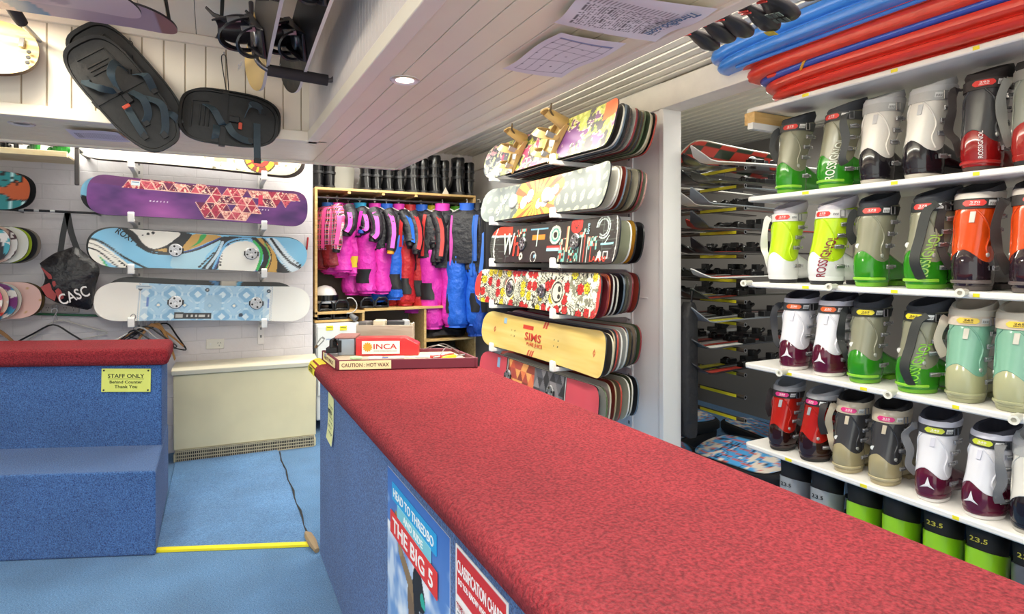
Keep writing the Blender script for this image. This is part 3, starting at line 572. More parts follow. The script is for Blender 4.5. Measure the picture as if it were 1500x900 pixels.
def a_r6(c, s, t, X, Z):
    c[...] = hx('cf4a58'); mk = (s > -.48) & (s < .0); d, h = tri_art(c, mk, X, Z, .075, ('e07a4a', 'c9553a', 'e8a05a', '8a3a2c', 'b0483c'), 3); mk = (s >= .0) & (s < .46); d, h = tri_art(c, mk, X, Z, .075, ('3c3a3e', '55525a', '6a676c', '2c2a2e', '8a8486'), 4)
    for x0 in (-.5, .48): put(c, (abs(s - x0) < .022), '28262a'); put(c, (abs(s - x0 - .006) < .006), 'd8d8d4')
def a_dk(c, s, t, X, Z): c[...] = hx('223')

def hanging_board(label, L, W, art, loc, rot, discs=(), stickers=(), n=230, nz=60, curl=.03, group=None, p=2.3, ez=.62, edge='26262a'):
    t = thing('snowboard', label, 'snowboard', loc, rot, group)
    board_mesh('deck', L, W, art, n, nz, 22, curl, (None, edge, '8a8a88'), parent=t, p=p, ez=ez)
    for x in discs: disc(t, x, W / 2)
    for sx, sz, sw, sh in stickers:
        m = MB().box((sx, -.0012, sz), (sw, .0016, sh), 0); m.box((sx, -.0022, sz + sh * .2), (sw * .8, .001, sh * .2), 1); m.build('sticker', [mat('c9d6dc', .4), mat('6a86a0', .5)], t)
    return t
# ---- left wall boards
YF = 4.60
def left_board(pl, pr, y0, y1, W, yf=YF, **k):
    xl, xr = P(pl, 380, Y=yf).x, P(pr, 380, Y=yf).x; L = (xr - xl) / math.cos(R(2.6)); a, b = P(190, y0, Y=yf), P(387, y1, Y=yf); sl = (a.z - b.z) / (b.x - a.x); cx = (xl + xr) / 2
    return hanging_board(L=L, W=W, loc=(cx, yf, a.z - sl * (cx - a.x)), rot=(R(-6), math.atan(sl), 0), **k)
def left_behind(label, pl, pr, y0, y1, W, yf, cols, art=None):
    xl, xr = P(pl, 380, Y=yf).x, P(pr, 380, Y=yf).x; a, b = P(190, y0, Y=yf), P(387, y1, Y=yf); sl = (a.z - b.z) / (b.x - a.x); cx = (xl + xr) / 2; L = xr - xl
    o = board_mesh('snowboard', L, W, art, 60 if art else 24, 20 if art else 3, 10, .03, cols); o.location = (cx, yf, a.z - sl * (cx - a.x)); o.rotation_euler = (R(-6), math.atan(sl), 0)
    tag(o, label, 'snowboard', 'snowboards standing behind the front ones on the brick wall'); return o
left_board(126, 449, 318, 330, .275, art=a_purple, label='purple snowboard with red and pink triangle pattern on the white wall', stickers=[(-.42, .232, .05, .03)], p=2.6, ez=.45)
left_behind('black snowboard with light blue nose peeking out left of the purple board', 117, 440, 317, 329, .27, 4.66, ('1b1c20', '5aa8cc', '1b1c20'), lambda c, s, t, X, Z: (c.__setitem__(Ellipsis, hx('1b1c20')), put(c, (s < -.8) & (t > -.15), '7fbfe0')))
t = left_board(128, 448, 394, 400, .275, art=a_swirl, label='light blue snowboard with white, tan and black swirls and two silver binding discs', discs=(-.185, .292), p=2.2)
m = MB(); m.text('ROXY', .125, .042, T(-.475, -.003, .222) @ RY(32) @ FR); m.build('lettering', M_black, t, smooth=0)
left_behind('dark edged snowboard directly behind the light blue swirl board', 125, 446, 393, 399, .28, 4.66, ('26282c', '202226', '26282c'))
t = left_board(136, 452, 472, 472, .27, art=a_white, label='white snowboard with pale blue retro circle pattern in the middle, lowest on the wall', discs=(-.21, .30), stickers=[(-.40, .235, .09, .022)], p=2.4)
left_behind('black snowboard with blue lines rising behind the white and pale blue board', 150, 432, 466, 468, .285, 4.66, ('1b1a1c', '2a2a2c', '1b1a1c'), a_black)
left_behind('cream edged snowboard whose nose shows left of the white board', 132, 440, 471, 471, .26, 4.72, ('d8d2c8', '6a6460', '8a8480'))
left_board(100, 441, 238, 256, .27, art=a_cream, label='cream snowboard with yellow ring badge, highest on the wall under the soffit', p=2.2)
left_behind('dark snowboard behind the cream one, its lower edge showing', 106, 446, 240, 259, .27, 4.66, ('3a3230', '7a3a30', '3a3230'))
# brackets + uprights on the left wall
def wall_bracket(label, tip, wall, up=.045, wid=.03, grp=None):
    """arm from the wall to a rounded hook end; tip/wall are points, along X or Y"""
    tip, wall = Vector(tip), Vector(wall); d = (tip - wall); L = d.length; t = thing('rack_bracket', label, 'bracket', wall, (0, 0, math.atan2(d.y, d.x)), grp)
    m = MB(); m.prism([(0, -.06), (0, 0), (L, 0), (L, -.022), (.05, -.035)], -wid / 2, wid / 2, 0, RX(90)); m.build('arm', M_plastic, t, bevel=.003)
    m = MB(); m.prism([(-.03, -.022), (-.03, .0), (-.012, .004), (-.010, up * .8), (-.004, up), (.008, up), (.014, up * .8), (.014, -.022)], -wid / 2 - .004, wid / 2 + .004, 0, T(L, 0, 0) @ RX(90)); m.build('hook', mat('f4f2ee', .3), t, bevel=.004); return t
names = ('top cream snowboard', 'purple snowboard', 'light blue swirl snowboard', 'white and pale blue snowboard')
for nm, y0, y1 in ((names[0], 240, 259), (names[1], 320, 332), (names[2], 396, 402), (names[3], 474, 475)):
    for px, y, sd in ((192, y0, 'left'), (387, y1, 'right')):
        q = P(px, y, Y=4.56); wall_bracket('white hooked bracket under the %s, %s end' % (nm, sd), (q.x, 4.555, q.z - .003), (q.x, YB, q.z - .003), grp='brackets on the brick wall')
for px, sd in ((204, 'left'), (382, 'right')):
    q = P(px, 400, Y=4.84); m = MB(); m.bb((-.022, -.012, .75), (.022, .008, 2.2)); [m.bb((-.006, -.0135, .8 + k * .06), (.006, -.0115, .82 + k * .06), 1) for k in range(22)]
    tag(m.build('rack_upright', [M_white, M_grey], loc=(q.x, YB - .009, 0), smooth=0), 'white metal upright strip behind the snowboards on the brick wall, %s one' % sd, 'upright')
# ---- stacks cut by the left edge of the view
def stack_left(rowlab, y_bot, items, W, yf0):
    for k, (px, art, cols, lab) in enumerate(items):
        yf = yf0 + k * .035; xr = P(px, 380, Y=yf).x; L = 1.3; z = P(40, y_bot, Y=yf0).z
        if art: o = board_mesh('snowboard', L, W, art, 110, 30, 16, .03, (None, '26262a', '8a8a88'))
        else: o = board_mesh('snowboard', L, W, None, 16, 4, 10, .03, cols)
        o.location = (xr - L / 2, yf, z); o.rotation_euler = (R(-6), R(1.5), 0); tag(o, lab, 'snowboard', rowlab)
def plain(h): return lambda c, s, t, X, Z: (c.__setitem__(Ellipsis, hx(h)), put(c, abs(t) > .93, '2a2628'))
def a_mult(h1, h2, sd): return lambda c, s, t, X, Z: (c.__setitem__(Ellipsis, hx(h1)), put(c, fbm(X * 12, Z * 12, sd) > .5, h2), put(c, (fbm(X * 20, Z * 20, sd + 3) > .6), 'e8e4e0'), put(c, abs(t) > .93, '2a2628'))
stack_left('upper stack of boards at the left edge', 306, [(44, a_teal, None, 'snowboard with teal bars and orange flames at the left edge'), (53, None, ('1c1c1e', '2c2c2e', '1c1c1e'), 'black snowboard behind the teal and orange one at the left edge')], .24, 4.45)
stack_left('middle stack of boards at the left edge', 384, [
 (15, a_mult('4aa8b8', '2a2a30', 3), None, 'teal and grey snowboard frontmost of the middle stack at left edge'), (26, a_mult('4a3038', 'd8b8a8', 6), None, 'maroon patterned snowboard second in the middle stack at left edge'),
 (42, plain('dfe0d6'), None, 'white snowboard in the middle stack at left edge'), (47, plain('a9c22e'), None, 'lime green snowboard in the middle stack at left edge'),
 (55, plain('232428'), None, 'black snowboard behind the lime one at left edge'), (60, plain('8a8076'), None, 'grey brown snowboard rearmost in the middle stack at left edge')], .235, 4.42)
stack_left('lower stack of boards at the left edge', 467, [
 (4, a_mult('d84a78', 'a02848', 2), None, 'hot pink snowboard frontmost of the lower stack at left edge'), (13, a_mult('d43a2c', 'e8c8b8', 4), None, 'red snowboard second in the lower stack at left edge'), (26, a_mult('7a3a7a', '3a8ab0', 7), None, 'purple and blue snowboard in the lower stack at left edge'),
 (32, plain('d8d4cc'), None, 'pale grey snowboard in the lower stack at left edge'), (61, a_pinkpale, None, 'pale pink snowboard with fine gold pattern, lower left stack'), (66, None, ('5a4a30', '3a3226', '5a4a30'), 'dark snowboard behind the pale pink one')], .235, 4.44)
# ---- right wall rack
XF = 1.83
def ratio(px): a, b, _ = ray(px, 380); return a / b
rows = [  # zhook, left px, right px, art, label, discs, n behind, last px, W
 (.59, 711, 903, a_r1, 'snowboard with green leaf art and tan bindings, top of the wall rack', (), 11, 957, .27, 'green leafy snowboard', 15),
 (.272, 707, 893, a_r2, 'grey leaf pattern snowboard with yellow and red sunburst in second rack row', (), 7, 946, .265, 'sunburst snowboard', 14),
 (-.028, 722, 912, a_r3, 'black snowboard with coloured letters and shapes in third rack row', (-.33, .30), 3, 945, .265, 'black lettered snowboard', 8),
 (-.328, 700, 884, a_r4, 'cream snowboard with red and yellow roses and black skulls', (-.30, .14), 9, 935, .26, 'rose and skull snowboard', 8),
 (-.64, 710, 891, a_r5, 'pale wood coloured snowboard with red SIMS lettering', (), 9, 938, .26, 'wood coloured snowboard', 8),
 (-.945, 707, 882, a_r6, 'snowboard with pink red ends and orange and grey facets, lowest rack row', (-.36, .21), 7, 938, .26, 'red ended snowboard', 6)]
pal = ['4a4440', 'b8483a', '2c2c30', 'd8d4c8', '5a6a4a', '1e1e22', 'a89878', '8a3038', 'e0ddd4', '34343a', '6a7a8a', 'c8c0a8']
nmz = {'4a4440': 'brown', 'b8483a': 'red', '2c2c30': 'charcoal', 'd8d4c8': 'off white', '5a6a4a': 'olive', '1e1e22': 'black', 'a89878': 'tan', '8a3038': 'maroon', 'e0ddd4': 'white', '34343a': 'dark grey', '6a7a8a': 'slate', 'c8c0a8': 'cream', 'e0b020': 'yellow', 'd8672c': 'orange'}
ordn = ['second', 'third', 'fourth', 'fifth', 'sixth', 'seventh', 'eighth', 'ninth', 'tenth', 'eleventh', 'twelfth', 'thirteenth']
for ri, (zh, pl, pr, art, lab, dsc, nb, plast, W, short, lean) in enumerate(rows):
    y1, y0 = XF / ratio(pl), XF / ratio(pr); L = y1 - y0; cy = (y0 + y1) / 2; z = EYE + zh
    t = hanging_board(lab, L, W, art, (XF, cy, z), (R(-lean), 0, R(-90)), [d * 1 for d in dsc], n=210 if ri else 150, nz=52, curl=.04, p=2.5 if ri != 5 else 3, ez=.5)
    if ri == 0: binding(t, -.33, .125, 'a88a54', '5a4a30', .95, 28); binding(t, .16, .13, 'a88a54', '5a4a30', 1.0, 30)
    if ri == 1: 
        for bx in (-.34, .11): m = MB().lathe([(.05, 0), (.05, .008), (.044, .014)], 24, 0, T(bx, -.001, W / 2) @ RX(90)); m.build('binding_disc', mat('eeeeea', .4), t)
        m = MB().text('SIMS', .17, .06, T(-.52, -.003, .12) @ RY(-50) @ FR); m.build('lettering', mat('ecece6', .5), t, smooth=0)
    if ri == 2:
        m = MB(); m.text('W', .17, .15, T(-.53, -.006, .135) @ FR, 0); m.text('h', .09, .14, T(-.41, -.003, .12) @ FR, 1); m.text('LAMAR', .16, .03, T(.545, -.003, .03) @ FR, 1); m.text('A', .05, .05, T(.545, -.004, .045) @ FR, 0); m.text('love', .06, .03, T(.42, -.003, .2) @ RY(-90) @ FR, 2)
        m.build('lettering', [mat('cfd8cc', .5), mat('cc4434', .5), mat('9ab8c4', .5)], t, smooth=0)
    if ri == 4:
        m = MB(); m.text('SIMS', .21, .05, T(-.06, -.003, .135) @ FR); m.text('PURE JUICE', .2, .028, T(-.03, -.003, .085) @ FR); m.build('lettering', mat('c63c2e', .5), t, smooth=0)
        MB().box((-.47, -.0012, .205), (.04, .0016, .04)).build('sticker', mat('8fb4cc', .4), t)
    if ri == 5: MB().box((-.52, -.0012, .2), (.04, .0016, .07)).build('sticker', mat('8fb4d4', .4), t)
    # boards behind, leaning on it toward the wall
    for k in range(nb):
        q = (k + 1) / nb; xk = XF + .40 * q + (.0 if lean < 12 else -.06 * q) + .012; pxr = pr + (plast - pr) * q + (rnd.random() - .5) * 2
        ey = xk / ratio(pxr) ; Lk = 1.36 + .16 * rnd.random(); col = pal[(k * 5 + ri * 3) % len(pal)]; ed = pal[(k * 7 + ri * 5 + 3) % len(pal)]
        if ri == 2: col, ed = [('9a9e86', 'e0ddd4'), ('e0b020', '1e1e22'), ('1e1e22', '1e1e22')][k]
        if ri == 3 and k < 2: col = ed = ('8a3038', 'd8672c')[k]
        if ri == 1 and k == nb - 1: col, ed = 'c8c8b4', 'b88a84'
        o = board_mesh('snowboard', Lk, W * (.97 if k % 3 else .93), None, 10, 3, 9, .035 if k % 4 else .02, (col, ed, pal[(k * 3 + 1) % len(pal)]), th=.011, p=2.5, ez=.5)
        o.location = (xk, ey + Lk / 2, z); o.rotation_euler = (R(-lean), 0, R(-90))
        tag(o, '%s board, %s in the stack behind the %s' % (nmz.get(col, 'dark'), ordn[k], short), 'snowboard', 'snowboards stacked behind the %s' % short)
    for px, sd in ((722, 'far'), (812, 'near')):
        yy = (XF - .02) / ratio(px); wall_bracket('white hooked rack bracket under the %s, %s one' % (short, sd), (XF - .03, yy, z - .003), (WX, yy, z - .003), up=.04, wid=.034, grp='brackets of the wall rack')
for px, sd in ((722, 'far'), (812, 'near')):
    yy = (XF - .02) / ratio(px); m = MB(); m.bb((-.012, -.03, .3), (0, .03, 2.2)); [m.bb((-.0135, -.008, .35 + k * .06), (-.0115, .008, .37 + k * .06), 1) for k in range(30)]
    tag(m.build('rack_upright', [M_white, M_grey], loc=(WX, yy, 0), smooth=0), 'white metal upright strip of the board rack on the wing wall, %s one' % sd, 'upright')
# ------------------------------------------------------------------ boot shelves
SHX = 2.40
def zz(py, px=1500):
    d = SHX / ray(px, 380)[0]; return EYE + (380 - py) / FPX * d
shelf_z = [(zz(45) + zz(160, 1092)) / 2, (zz(240) + zz(290, 1088)) / 2, (zz(429) + zz(414, 1088)) / 2, (zz(611) + zz(531, 1088)) / 2, (zz(788) + zz(647, 1088)) / 2]
shy = [SHX / ratio(1090), SHX / ratio(1092), SHX / ratio(1092), SHX / ratio(1088), SHX / ratio(1089)]
ordw = ['top', 'second', 'third', 'fourth', 'lowest']
for k, (z, y1) in enumerate(zip(shelf_z, shy)):
    t = thing('boot_shelf', 'long white shelf board, %s of the boot shelves on the right' % ordw[k], 'shelf', (SHX, 1.0, z), group='white boot shelves')
    m = MB(); yl = y1 - 1.0; r = .03
    m.prism([(0, -1.6), (.46, -1.6), (.46, yl), (r, yl)] + [(r - r * math.sin(a), yl - r + r * math.cos(a)) for a in (R(30), R(60))] + [(0, yl - r)], -.026, -.001); m.build('plank', mat('efece8', .35), t, bevel=.006)
    for q in ((1180, 1310, 1430) if k < 3 else (1155, 1265, 1400)):
        MB().box((-.0006, SHX / ratio(q) - 1, -.013), (.0012, .028 * (SHX / ratio(q)) / 1.5, .013)).build('price_sticker', mat('f0e22a', .5), t)
    if k in (2, 3):
        for q in ((1098, 1222, 1412) if k == 2 else (1150, 1308, 1490)):
            m = MB(); m.lathe([(.013, 0), (.013, .05), (.016, .055), (.016, .075), (.008, .075), (.008, .06)], 14, 0, T(.01, SHX / ratio(q) - 1, -.004) @ RZ(12) @ RY(-90)); m.build('peg_socket', mat('e9e6da', .4), t)
m = MB(); [m.bb((SHX + .46, y - .02, 0), (SHX + .50, y + .02, 2.3)) for y in (1.82,)]
m.bb((SHX + .47, -.6, 0), (SHX + .49, 1.80, shelf_z[0] - .03))
tag(m.build('shelf_backboard', mat('cfcac6', .6)), 'white back board carrying the boot shelves', 'board')
t = thing('shelf_batten', 'short pine batten with a square socket under the left end of the top shelf', 'batten', (SHX + .10, shy[0] - .05, shelf_z[0] - .06))
MB().box((.05, 0, 0), (.34, .06, .06)).build('batten', M_wood, t); MB().box((-.05, -.03, -.045), (.2, .03, .03)).build('socket', M_plastic, t)

def boot(label, loc, rz=0, sc=1.0, zs=1.0, lower='2fae20', cuff='9a9a86', liner='2b2b30', strap='2b2b2e', sole=None, tagc='e23a34', tail=None, side_text=None, side_col='e8ecdc', back_text=None, rivet=True, collar=None, num='275', trim=None, buckle='b8b8bc', gloss=.15, group=None, heelmark=None, badge=None, stail=None):
    t = thing('ski_boot', label, 'ski boot', loc, (0, 0, R(rz)), group); t.scale = (sc, sc, sc * zs)
    ml = mat(lower, gloss, coat=.5); mc = mat(cuff, gloss + .08, coat=.3); N = 28; TH = [2 * math.pi * j / N for j in range(N)]
    def lo(th, z, off=0):
        q = [(0, .84), (.02, .9), (.05, 1.0), (.085, 1.0), (.12, .93), (.14, .80), (.20, .62), (.26, .5)]
        s = np.interp(z, [a for a, _ in q], [b for _, b in q]); rx, ry = .080 * s + off, .056 * s + off
        c_, n_ = math.cos(th), math.sin(th); p = .85
        return (.080 + rx * math.copysign(abs(c_) ** p, c_), ry * math.copysign(abs(n_) ** p, n_), z)
    def cu(th, z, off=0):
        q = (z - .12) / .19; g_ = .006 * math.exp(-((z - .10) / .03) ** 2); rx, ry = .070 + .012 * q + off + g_, .0515 + .016 * q + off + g_; c_, n_ = math.cos(th), math.sin(th)
        return (.080 + .052 * q + rx * math.copysign(abs(c_) ** .9, c_), ry * math.copysign(abs(n_) ** .9, n_), z)
    m = MB(); m.loft([[lo(a, z) for a in TH] for z in (.018, .03, .05, .07, .09, .115, .14, .17, .2)], 0)
    xs_ = [.03, .06, .12, .17, .22, .27, .30, .318]; ws = [.040, .044, .046, .048, .050, .047, .038, .020]; hs_ = [.10, .125, .135, .11, .085, .072, .06, .045]
    m.loft([[(x, w_ * math.copysign(abs(math.cos(a)) ** .8, math.cos(a)), .016 + h_ / 2 + h_ / 2 * math.copysign(abs(math.sin(a)) ** .75, math.sin(a))) for a in TH] for x, w_, h_ in zip(xs_, ws, hs_)], 0)
    m.loft([[lo(a, .016, .002) for a in TH], [lo(a, .028, .003) for a in TH], [lo(a, .034, .001) for a in TH]], 0)
    m.build('shell', ml, t)
    m = MB(); so = mat(sole or '2a2a2c', .5); m.loft([[lo(a, z, .001) for a in TH] for z in (0, .017)]); m.bb((.20, -.036, 0), (.31, .036, .02)); m.build('sole', so, t, bevel=.003)
    # cuff with dipping lower edge and turned-in upper rim
    m = MB(); rr = []
    def ez(a): return .135 - .045 * abs(math.sin(a)) ** 1.5 + .02 * max(0, math.cos(a))
    for q in (0, .02, .25, .5, .75, .97, 1.0): rr.append([cu(a, ez(a) + (.31 - .012 * math.cos(a) * -1 - ez(a)) * q, -.003 if q in (0, 1.0) else 0.0) for a in TH])
    rr.append([cu(a, .302, -.008) for a in TH]); m.loft(rr, 0, cap=(False, True)); cf = m.build('cuff', mc, t)
    m = MB()      # moulded rib on the cuff side
    for s_ in (-1, 1):
        pth = [cu(math.pi + s_ * a, z, .0008) for a, z in ((.35, .27), (.8, .24), (1.25, .19), (1.2, .14), (1.5, .105))]
        m.tube(spline(pth, 5), .0035, 6, 0)
    m.build('rib', mc, cf)
    m = MB(); L0 = [cu(a, .285, -.006) for a in TH]; dz = lambda a: .012 * math.cos(a)
    m.loft([L0, [(x, y, .318 + dz(a)) for (x, y, z), a in zip([cu(a, .31, -.003) for a in TH], TH)], [(x + .004, y, .335 + dz(a) * 1.6) for (x, y, z), a in zip([cu(a, .31, .002) for a in TH], TH)], [(x + .006, y, .352 + dz(a) * 2) for (x, y, z), a in zip([cu(a, .31, -.004) for a in TH], TH)], [(x + .006, y, .350 + dz(a) * 2) for (x, y, z), a in zip([cu(a, .31, -.016) for a in TH], TH)], [(x, y, .31) for (x, y, z), a in zip([cu(a, .31, -.018) for a in TH], TH)]], 0)
    m.build('liner', mat(liner, .75, bump=.2, bscale=90), t)
    if collar:
        m = MB(); m.loft([[(x, y, z) for x, y, z in [cu(a, h + .006 * math.cos(a), o_) for a in TH]] for h, o_ in ((.285, .001), (.30, .003), (.326, .003), (.332, -.002))], 0, cap=(False, False)); m.build('collar', mat(collar, .3, coat=.3), t)
    if strap:
        ms = mat(strap, .6, bump=.25, bscale=300); m = MB(); A = [a for a in np.linspace(math.pi * .35, math.pi * 1.65, 24)]
        r1 = [cu(a, .272, .0035) for a in A]; r2 = [cu(a, .306, .004) for a in A]
        v = r1 + r2 + [cu(a, .306, .001) for a in A] + [cu(a, .272, .001) for a in A]; n_ = len(A); f = []
        for i in range(n_ - 1):
            for b in range(4): c_ = (b + 1) % 4; f.append((b * n_ + i, b * n_ + i + 1, c_ * n_ + i + 1, c_ * n_ + i))
        m.add(v, f); st = m.build('power_strap', ms, t)
        if tail:
            S = -1 if tail[0] == 'R' else 1; m = MB()
            if tail[0] == 'B': # band hanging over the back, slightly toward the visible side
                pth = [cu(math.pi + .9, .30, .012), cu(math.pi + .55, .27, .012), cu(math.pi + .5, .18, .016), cu(math.pi + .52, .10, .022), (.015, -.045, .035)]
                m.ribbon(spline(pth, 5), .036, .003, (-.35, 1, 0))
            else:
                a0 = math.pi - S * 1.15; x0, y0, _ = cu(a0, .29, .006); q1, q2, q3 = rnd.uniform(-.010, .010), rnd.uniform(-.008, .012), rnd.uniform(-.02, .02)
                pth = [(x0, y0, .295), (x0 - .020, y0 + S * (.012 + q1), .282), (x0 - .034, y0 + S * (.022 + q2), .235 + q3), (x0 - .024, y0 + S * (.026 + q1), .17 + q3), (x0 - .030, y0 + S * (.010 + q2), .115), (x0 - .010, y0 - S * .002, .078 + q3)] if tail[-1] != 's' else [(x0, y0, .295), (x0 - .018, y0 + S * (.014 + q1), .27), (x0 - .026, y0 + S * (.016 + q2), .21), (x0 - .006, y0 + S * .006, .165 + q3)]
                m.ribbon(spline(pth, 6), [.030 + .004 * math.sin(k * .5) for k in range((len(pth) - 1) * 6 + 1)], .003, (.7, -.6, .25))
            m.build('strap_tail', mat(stail or strap, .65, bump=.3, bscale=300), st)
        m = MB(); A2 = np.linspace(math.pi + .85, math.pi + 1.2, 5); v = [cu(q_, z_, .0052) for z_ in (.281, .299) for q_ in A2]; m.add(v, [(k_, k_ + 1, k_ + 6, k_ + 5) for k_ in range(4)], 0)
        for k_ in range(6): q_ = math.pi + .9 + k_ * .05; m.add([cu(q_, .283, .0058), cu(q_ + .02, .283, .0058), cu(q_ + .02, .292, .0058), cu(q_, .292, .0058)], [(0, 1, 2, 3)], 1)
        m.build('barcode_sticker', [mat('e8e8e6', .5), M_dark], st, smooth=0)
        m = MB(); x_, y_, _ = cu(math.pi + 1.35, .289, .006); m.tube([(x_ - .008, y_, .275), (x_ + .010, y_ - .004, .275), (x_ + .010, y_ - .004, .303), (x_ - .008, y_, .303), (x_ - .008, y_, .275)], .0022, 6); m.build('strap_ring', M_steel, st)
        if tagc:
            a0 = math.pi + .30; m = MB(); hexa = [(-.026, 0), (-.018, .009), (.018, .009), (.026, 0), (.018, -.009), (-.018, -.009)]
            def mp(p): return cu(a0 + p[0] / .058, .290 + p[1], .0065 + p[2])
            for k in range(6): pass
            NX = 9; vv = []; ff = []
            for j in range(NX):
                u = -.026 + .052 * j / (NX - 1); hh = .010 * min(1, (.026 - abs(u)) / .008 + .3)
                vv += [mp((u, hh, 0)), mp((u, -hh, 0)), mp((u, -hh, -.003)), mp((u, hh, -.003))]
            for j in range(NX - 1):
                for b in range(4): c_ = (b + 1) % 4; ff.append((j * 4 + b, j * 4 + c_, j * 4 + 4 + c_, j * 4 + 4 + b))
            m.add(vv, ff, 0); m.text(num, .022, .007, None, 1, th=.0004, map=lambda p: mp((p[0], p[1] + .002, .0008 + p[2]))); m.text('RENTAL', .024, .003, None, 1, th=.0004, map=lambda p: mp((p[0], p[1] - .005, .0008 + p[2])))
            m.build('size_tag', [mat(tagc, .35), mat('3a1a1c' if tagc in ('e8d62e', 'f0cf4a') else 'f4ecec', .5)], st)
    if rivet:
        for a, z in ((math.pi + 1.35, .118), (math.pi - 1.35, .118)):
            x, y, _ = cu(a, z, .0); m = MB(); m.lathe([(.008, -.004), (.008, .002), (.005, .004)], 14, 0, T(x, y, z) @ RX(90 if y < 0 else -90)); m.build('rivet', mat('c9c9c4', .3, .4), t)
    if badge:
        bm_ = MB(); x, y, _ = cu(math.pi - .35, .155, .0); bm_.lathe([(.010, 0), (.010, .002)], 16, 0, T(x - .0, y, .155) @ RZ(20) @ RY(-90)); bm_.build('heel_badge', mat('e8e8e4', .4), t)
    for z, a_, f_ in ((.075, 1.75, lo), (.155, 1.62, cu), (.20, 1.60, cu), (.245, 1.62, cu)) if buckle else ():   # ladder buckles on the outer side
        m = MB(); x, y, _ = f_(math.pi + a_, z, .004); m.box((x, y - .003, z), (.040, .008, .016), 0); m.tube([(x - .022, y - .006, z + .002), (x, y - .014, z + .006), (x + .020, y - .008, z + .004)], .0035, 6); m.box((x + .03, y + .001, z + .002), (.035, .006, .011), 1)
        for k_ in range(3): m.box((x + .022 + k_ * .008, y - .004, z + .002), (.003, .004, .011), 0)
        m.build('buckle', [mat(buckle, .25, .7), mat(cuff if z > .1 else lower, .3)], t, bevel=.001)
    if collar:
        m = MB(); m.add([cu(math.pi + .25 + u_, z_, .004) for u_, z_ in ((-.12, .225), (.12, .225), (.14, .262), (-.10, .262))] + [cu(math.pi + .25 + u_, z_, .000) for u_, z_ in ((-.12, .225), (.12, .225), (.14, .262), (-.10, .262))], [(0, 1, 2, 3), (0, 4, 5, 1), (1, 5, 6, 2), (2, 6, 7, 3), (3, 7, 4, 0)]); m.build('spine_latch', mat(collar, .35), cf, bevel=.001)
    if side_text:
        s_, sw, sh = side_text, .17, .034
        def ms_(p):   # text climbs the visible rear side from heel to cuff
            z = .115 + p[0] * .98 ; a = math.pi + 1.0 - p[1] / .06 + (.3 * (z - .115) / .1); f = cu if z > .125 else lo; return f(a, z, .004 + p[2])
        MB().text(s_, sw, sh, None, 0, th=.0005, map=ms_).build('side_lettering', mat(side_col, .4), t, smooth=0)
    if back_text:
        s_, col, z0, wv = back_text
        def mb_(p): z = z0 + p[0]; a = math.pi + .45 - p[1] / .06; return (cu if z > .14 else lo)(a, z, .003 + p[2])
        MB().text(s_, wv, wv * .16, None, 0, th=.0005, map=mb_).build('heel_lettering', mat(col, .4), t, smooth=0)
    if heelmark:
        def mh(p): return lo(math.pi + .25 + p[0] / .06, .075 + p[1], .003 + p[2])
        m = MB(); m.add([mh(p) for p in ((0, .03, 0), (.008, .0, 0), (.024, -.018, 0), (0, -.008, 0), (-.024, -.018, 0), (-.008, .0, 0))], [(0, 1, 3), (1, 2, 3), (3, 4, 5), (3, 5, 0)]); m.build('heel_emblem', mat(heelmark, .4), t, smooth=0)
    if trim:
        m = MB(); m.tube([lo(a, .03, .003) for a in np.linspace(math.pi * .5, math.pi * 1.5, 16)], .0035, 6, flat=1.6); m.build('sole_band', mat(trim, .3, coat=.4), t)
    return t
G = dict(lower='2f8a1c', cuff='8f8e78', liner='3a3d44', collar=None, strap='4a4c4c', sole='6fae2a', trim='8fd038')
Wb = dict(lower='1d1a20', cuff='e6e2da', liner='b9b9ba', collar='c2c2c4', strap='b5b5b4', tagc=None, sole='bdb8ae', rivet=False)
Wm = dict(lower='5a1730', cuff='eceaf0', liner='3a3842', collar='dcdae6', strap='3c3c40', sole='e4e0dc', heelmark='ece8ec', gloss=.1, rivet=False)
Lm = dict(lower='e8eaec', cuff='c3e81e', liner='d4cfd8', strap='e6e4e2', sole='2c2c30', rivet=False, gloss=.2)
Tl = dict(lower='b3b38c', cuff='84b79e', liner='c9bfae', collar='d8d2c4', strap='d3c5b4', tagc='f0cf4a', sole='9f9f7e', trim='a8a884', num='265', rivet=True)
Og = dict(lower='2b1e26', cuff='d84c16', liner='3c3a3e', collar='d8d0c6', strap='35302f', num='270', sole='5a5250', gloss=.08, trim='6a5f5e')
Bt = dict(lower='a69a76', cuff='3f3e40', liner='2b2726', collar='cdbfa8', strap='c9bba4', tagc='d8357e', num='235', sole='b8a984', trim='b8ac88', rivet=True, badge=True)
Rb = dict(lower='2a1210', cuff='b52218', liner='8d8d90', collar='a9a9ac', strap='2b2526', tagc='d8357e', num='225', sole='1c1a1a', gloss=.06)
def bpos(px, k, off=.0): return (SHX + .018 + off, (SHX + .02) / ratio(px), shelf_z[k])
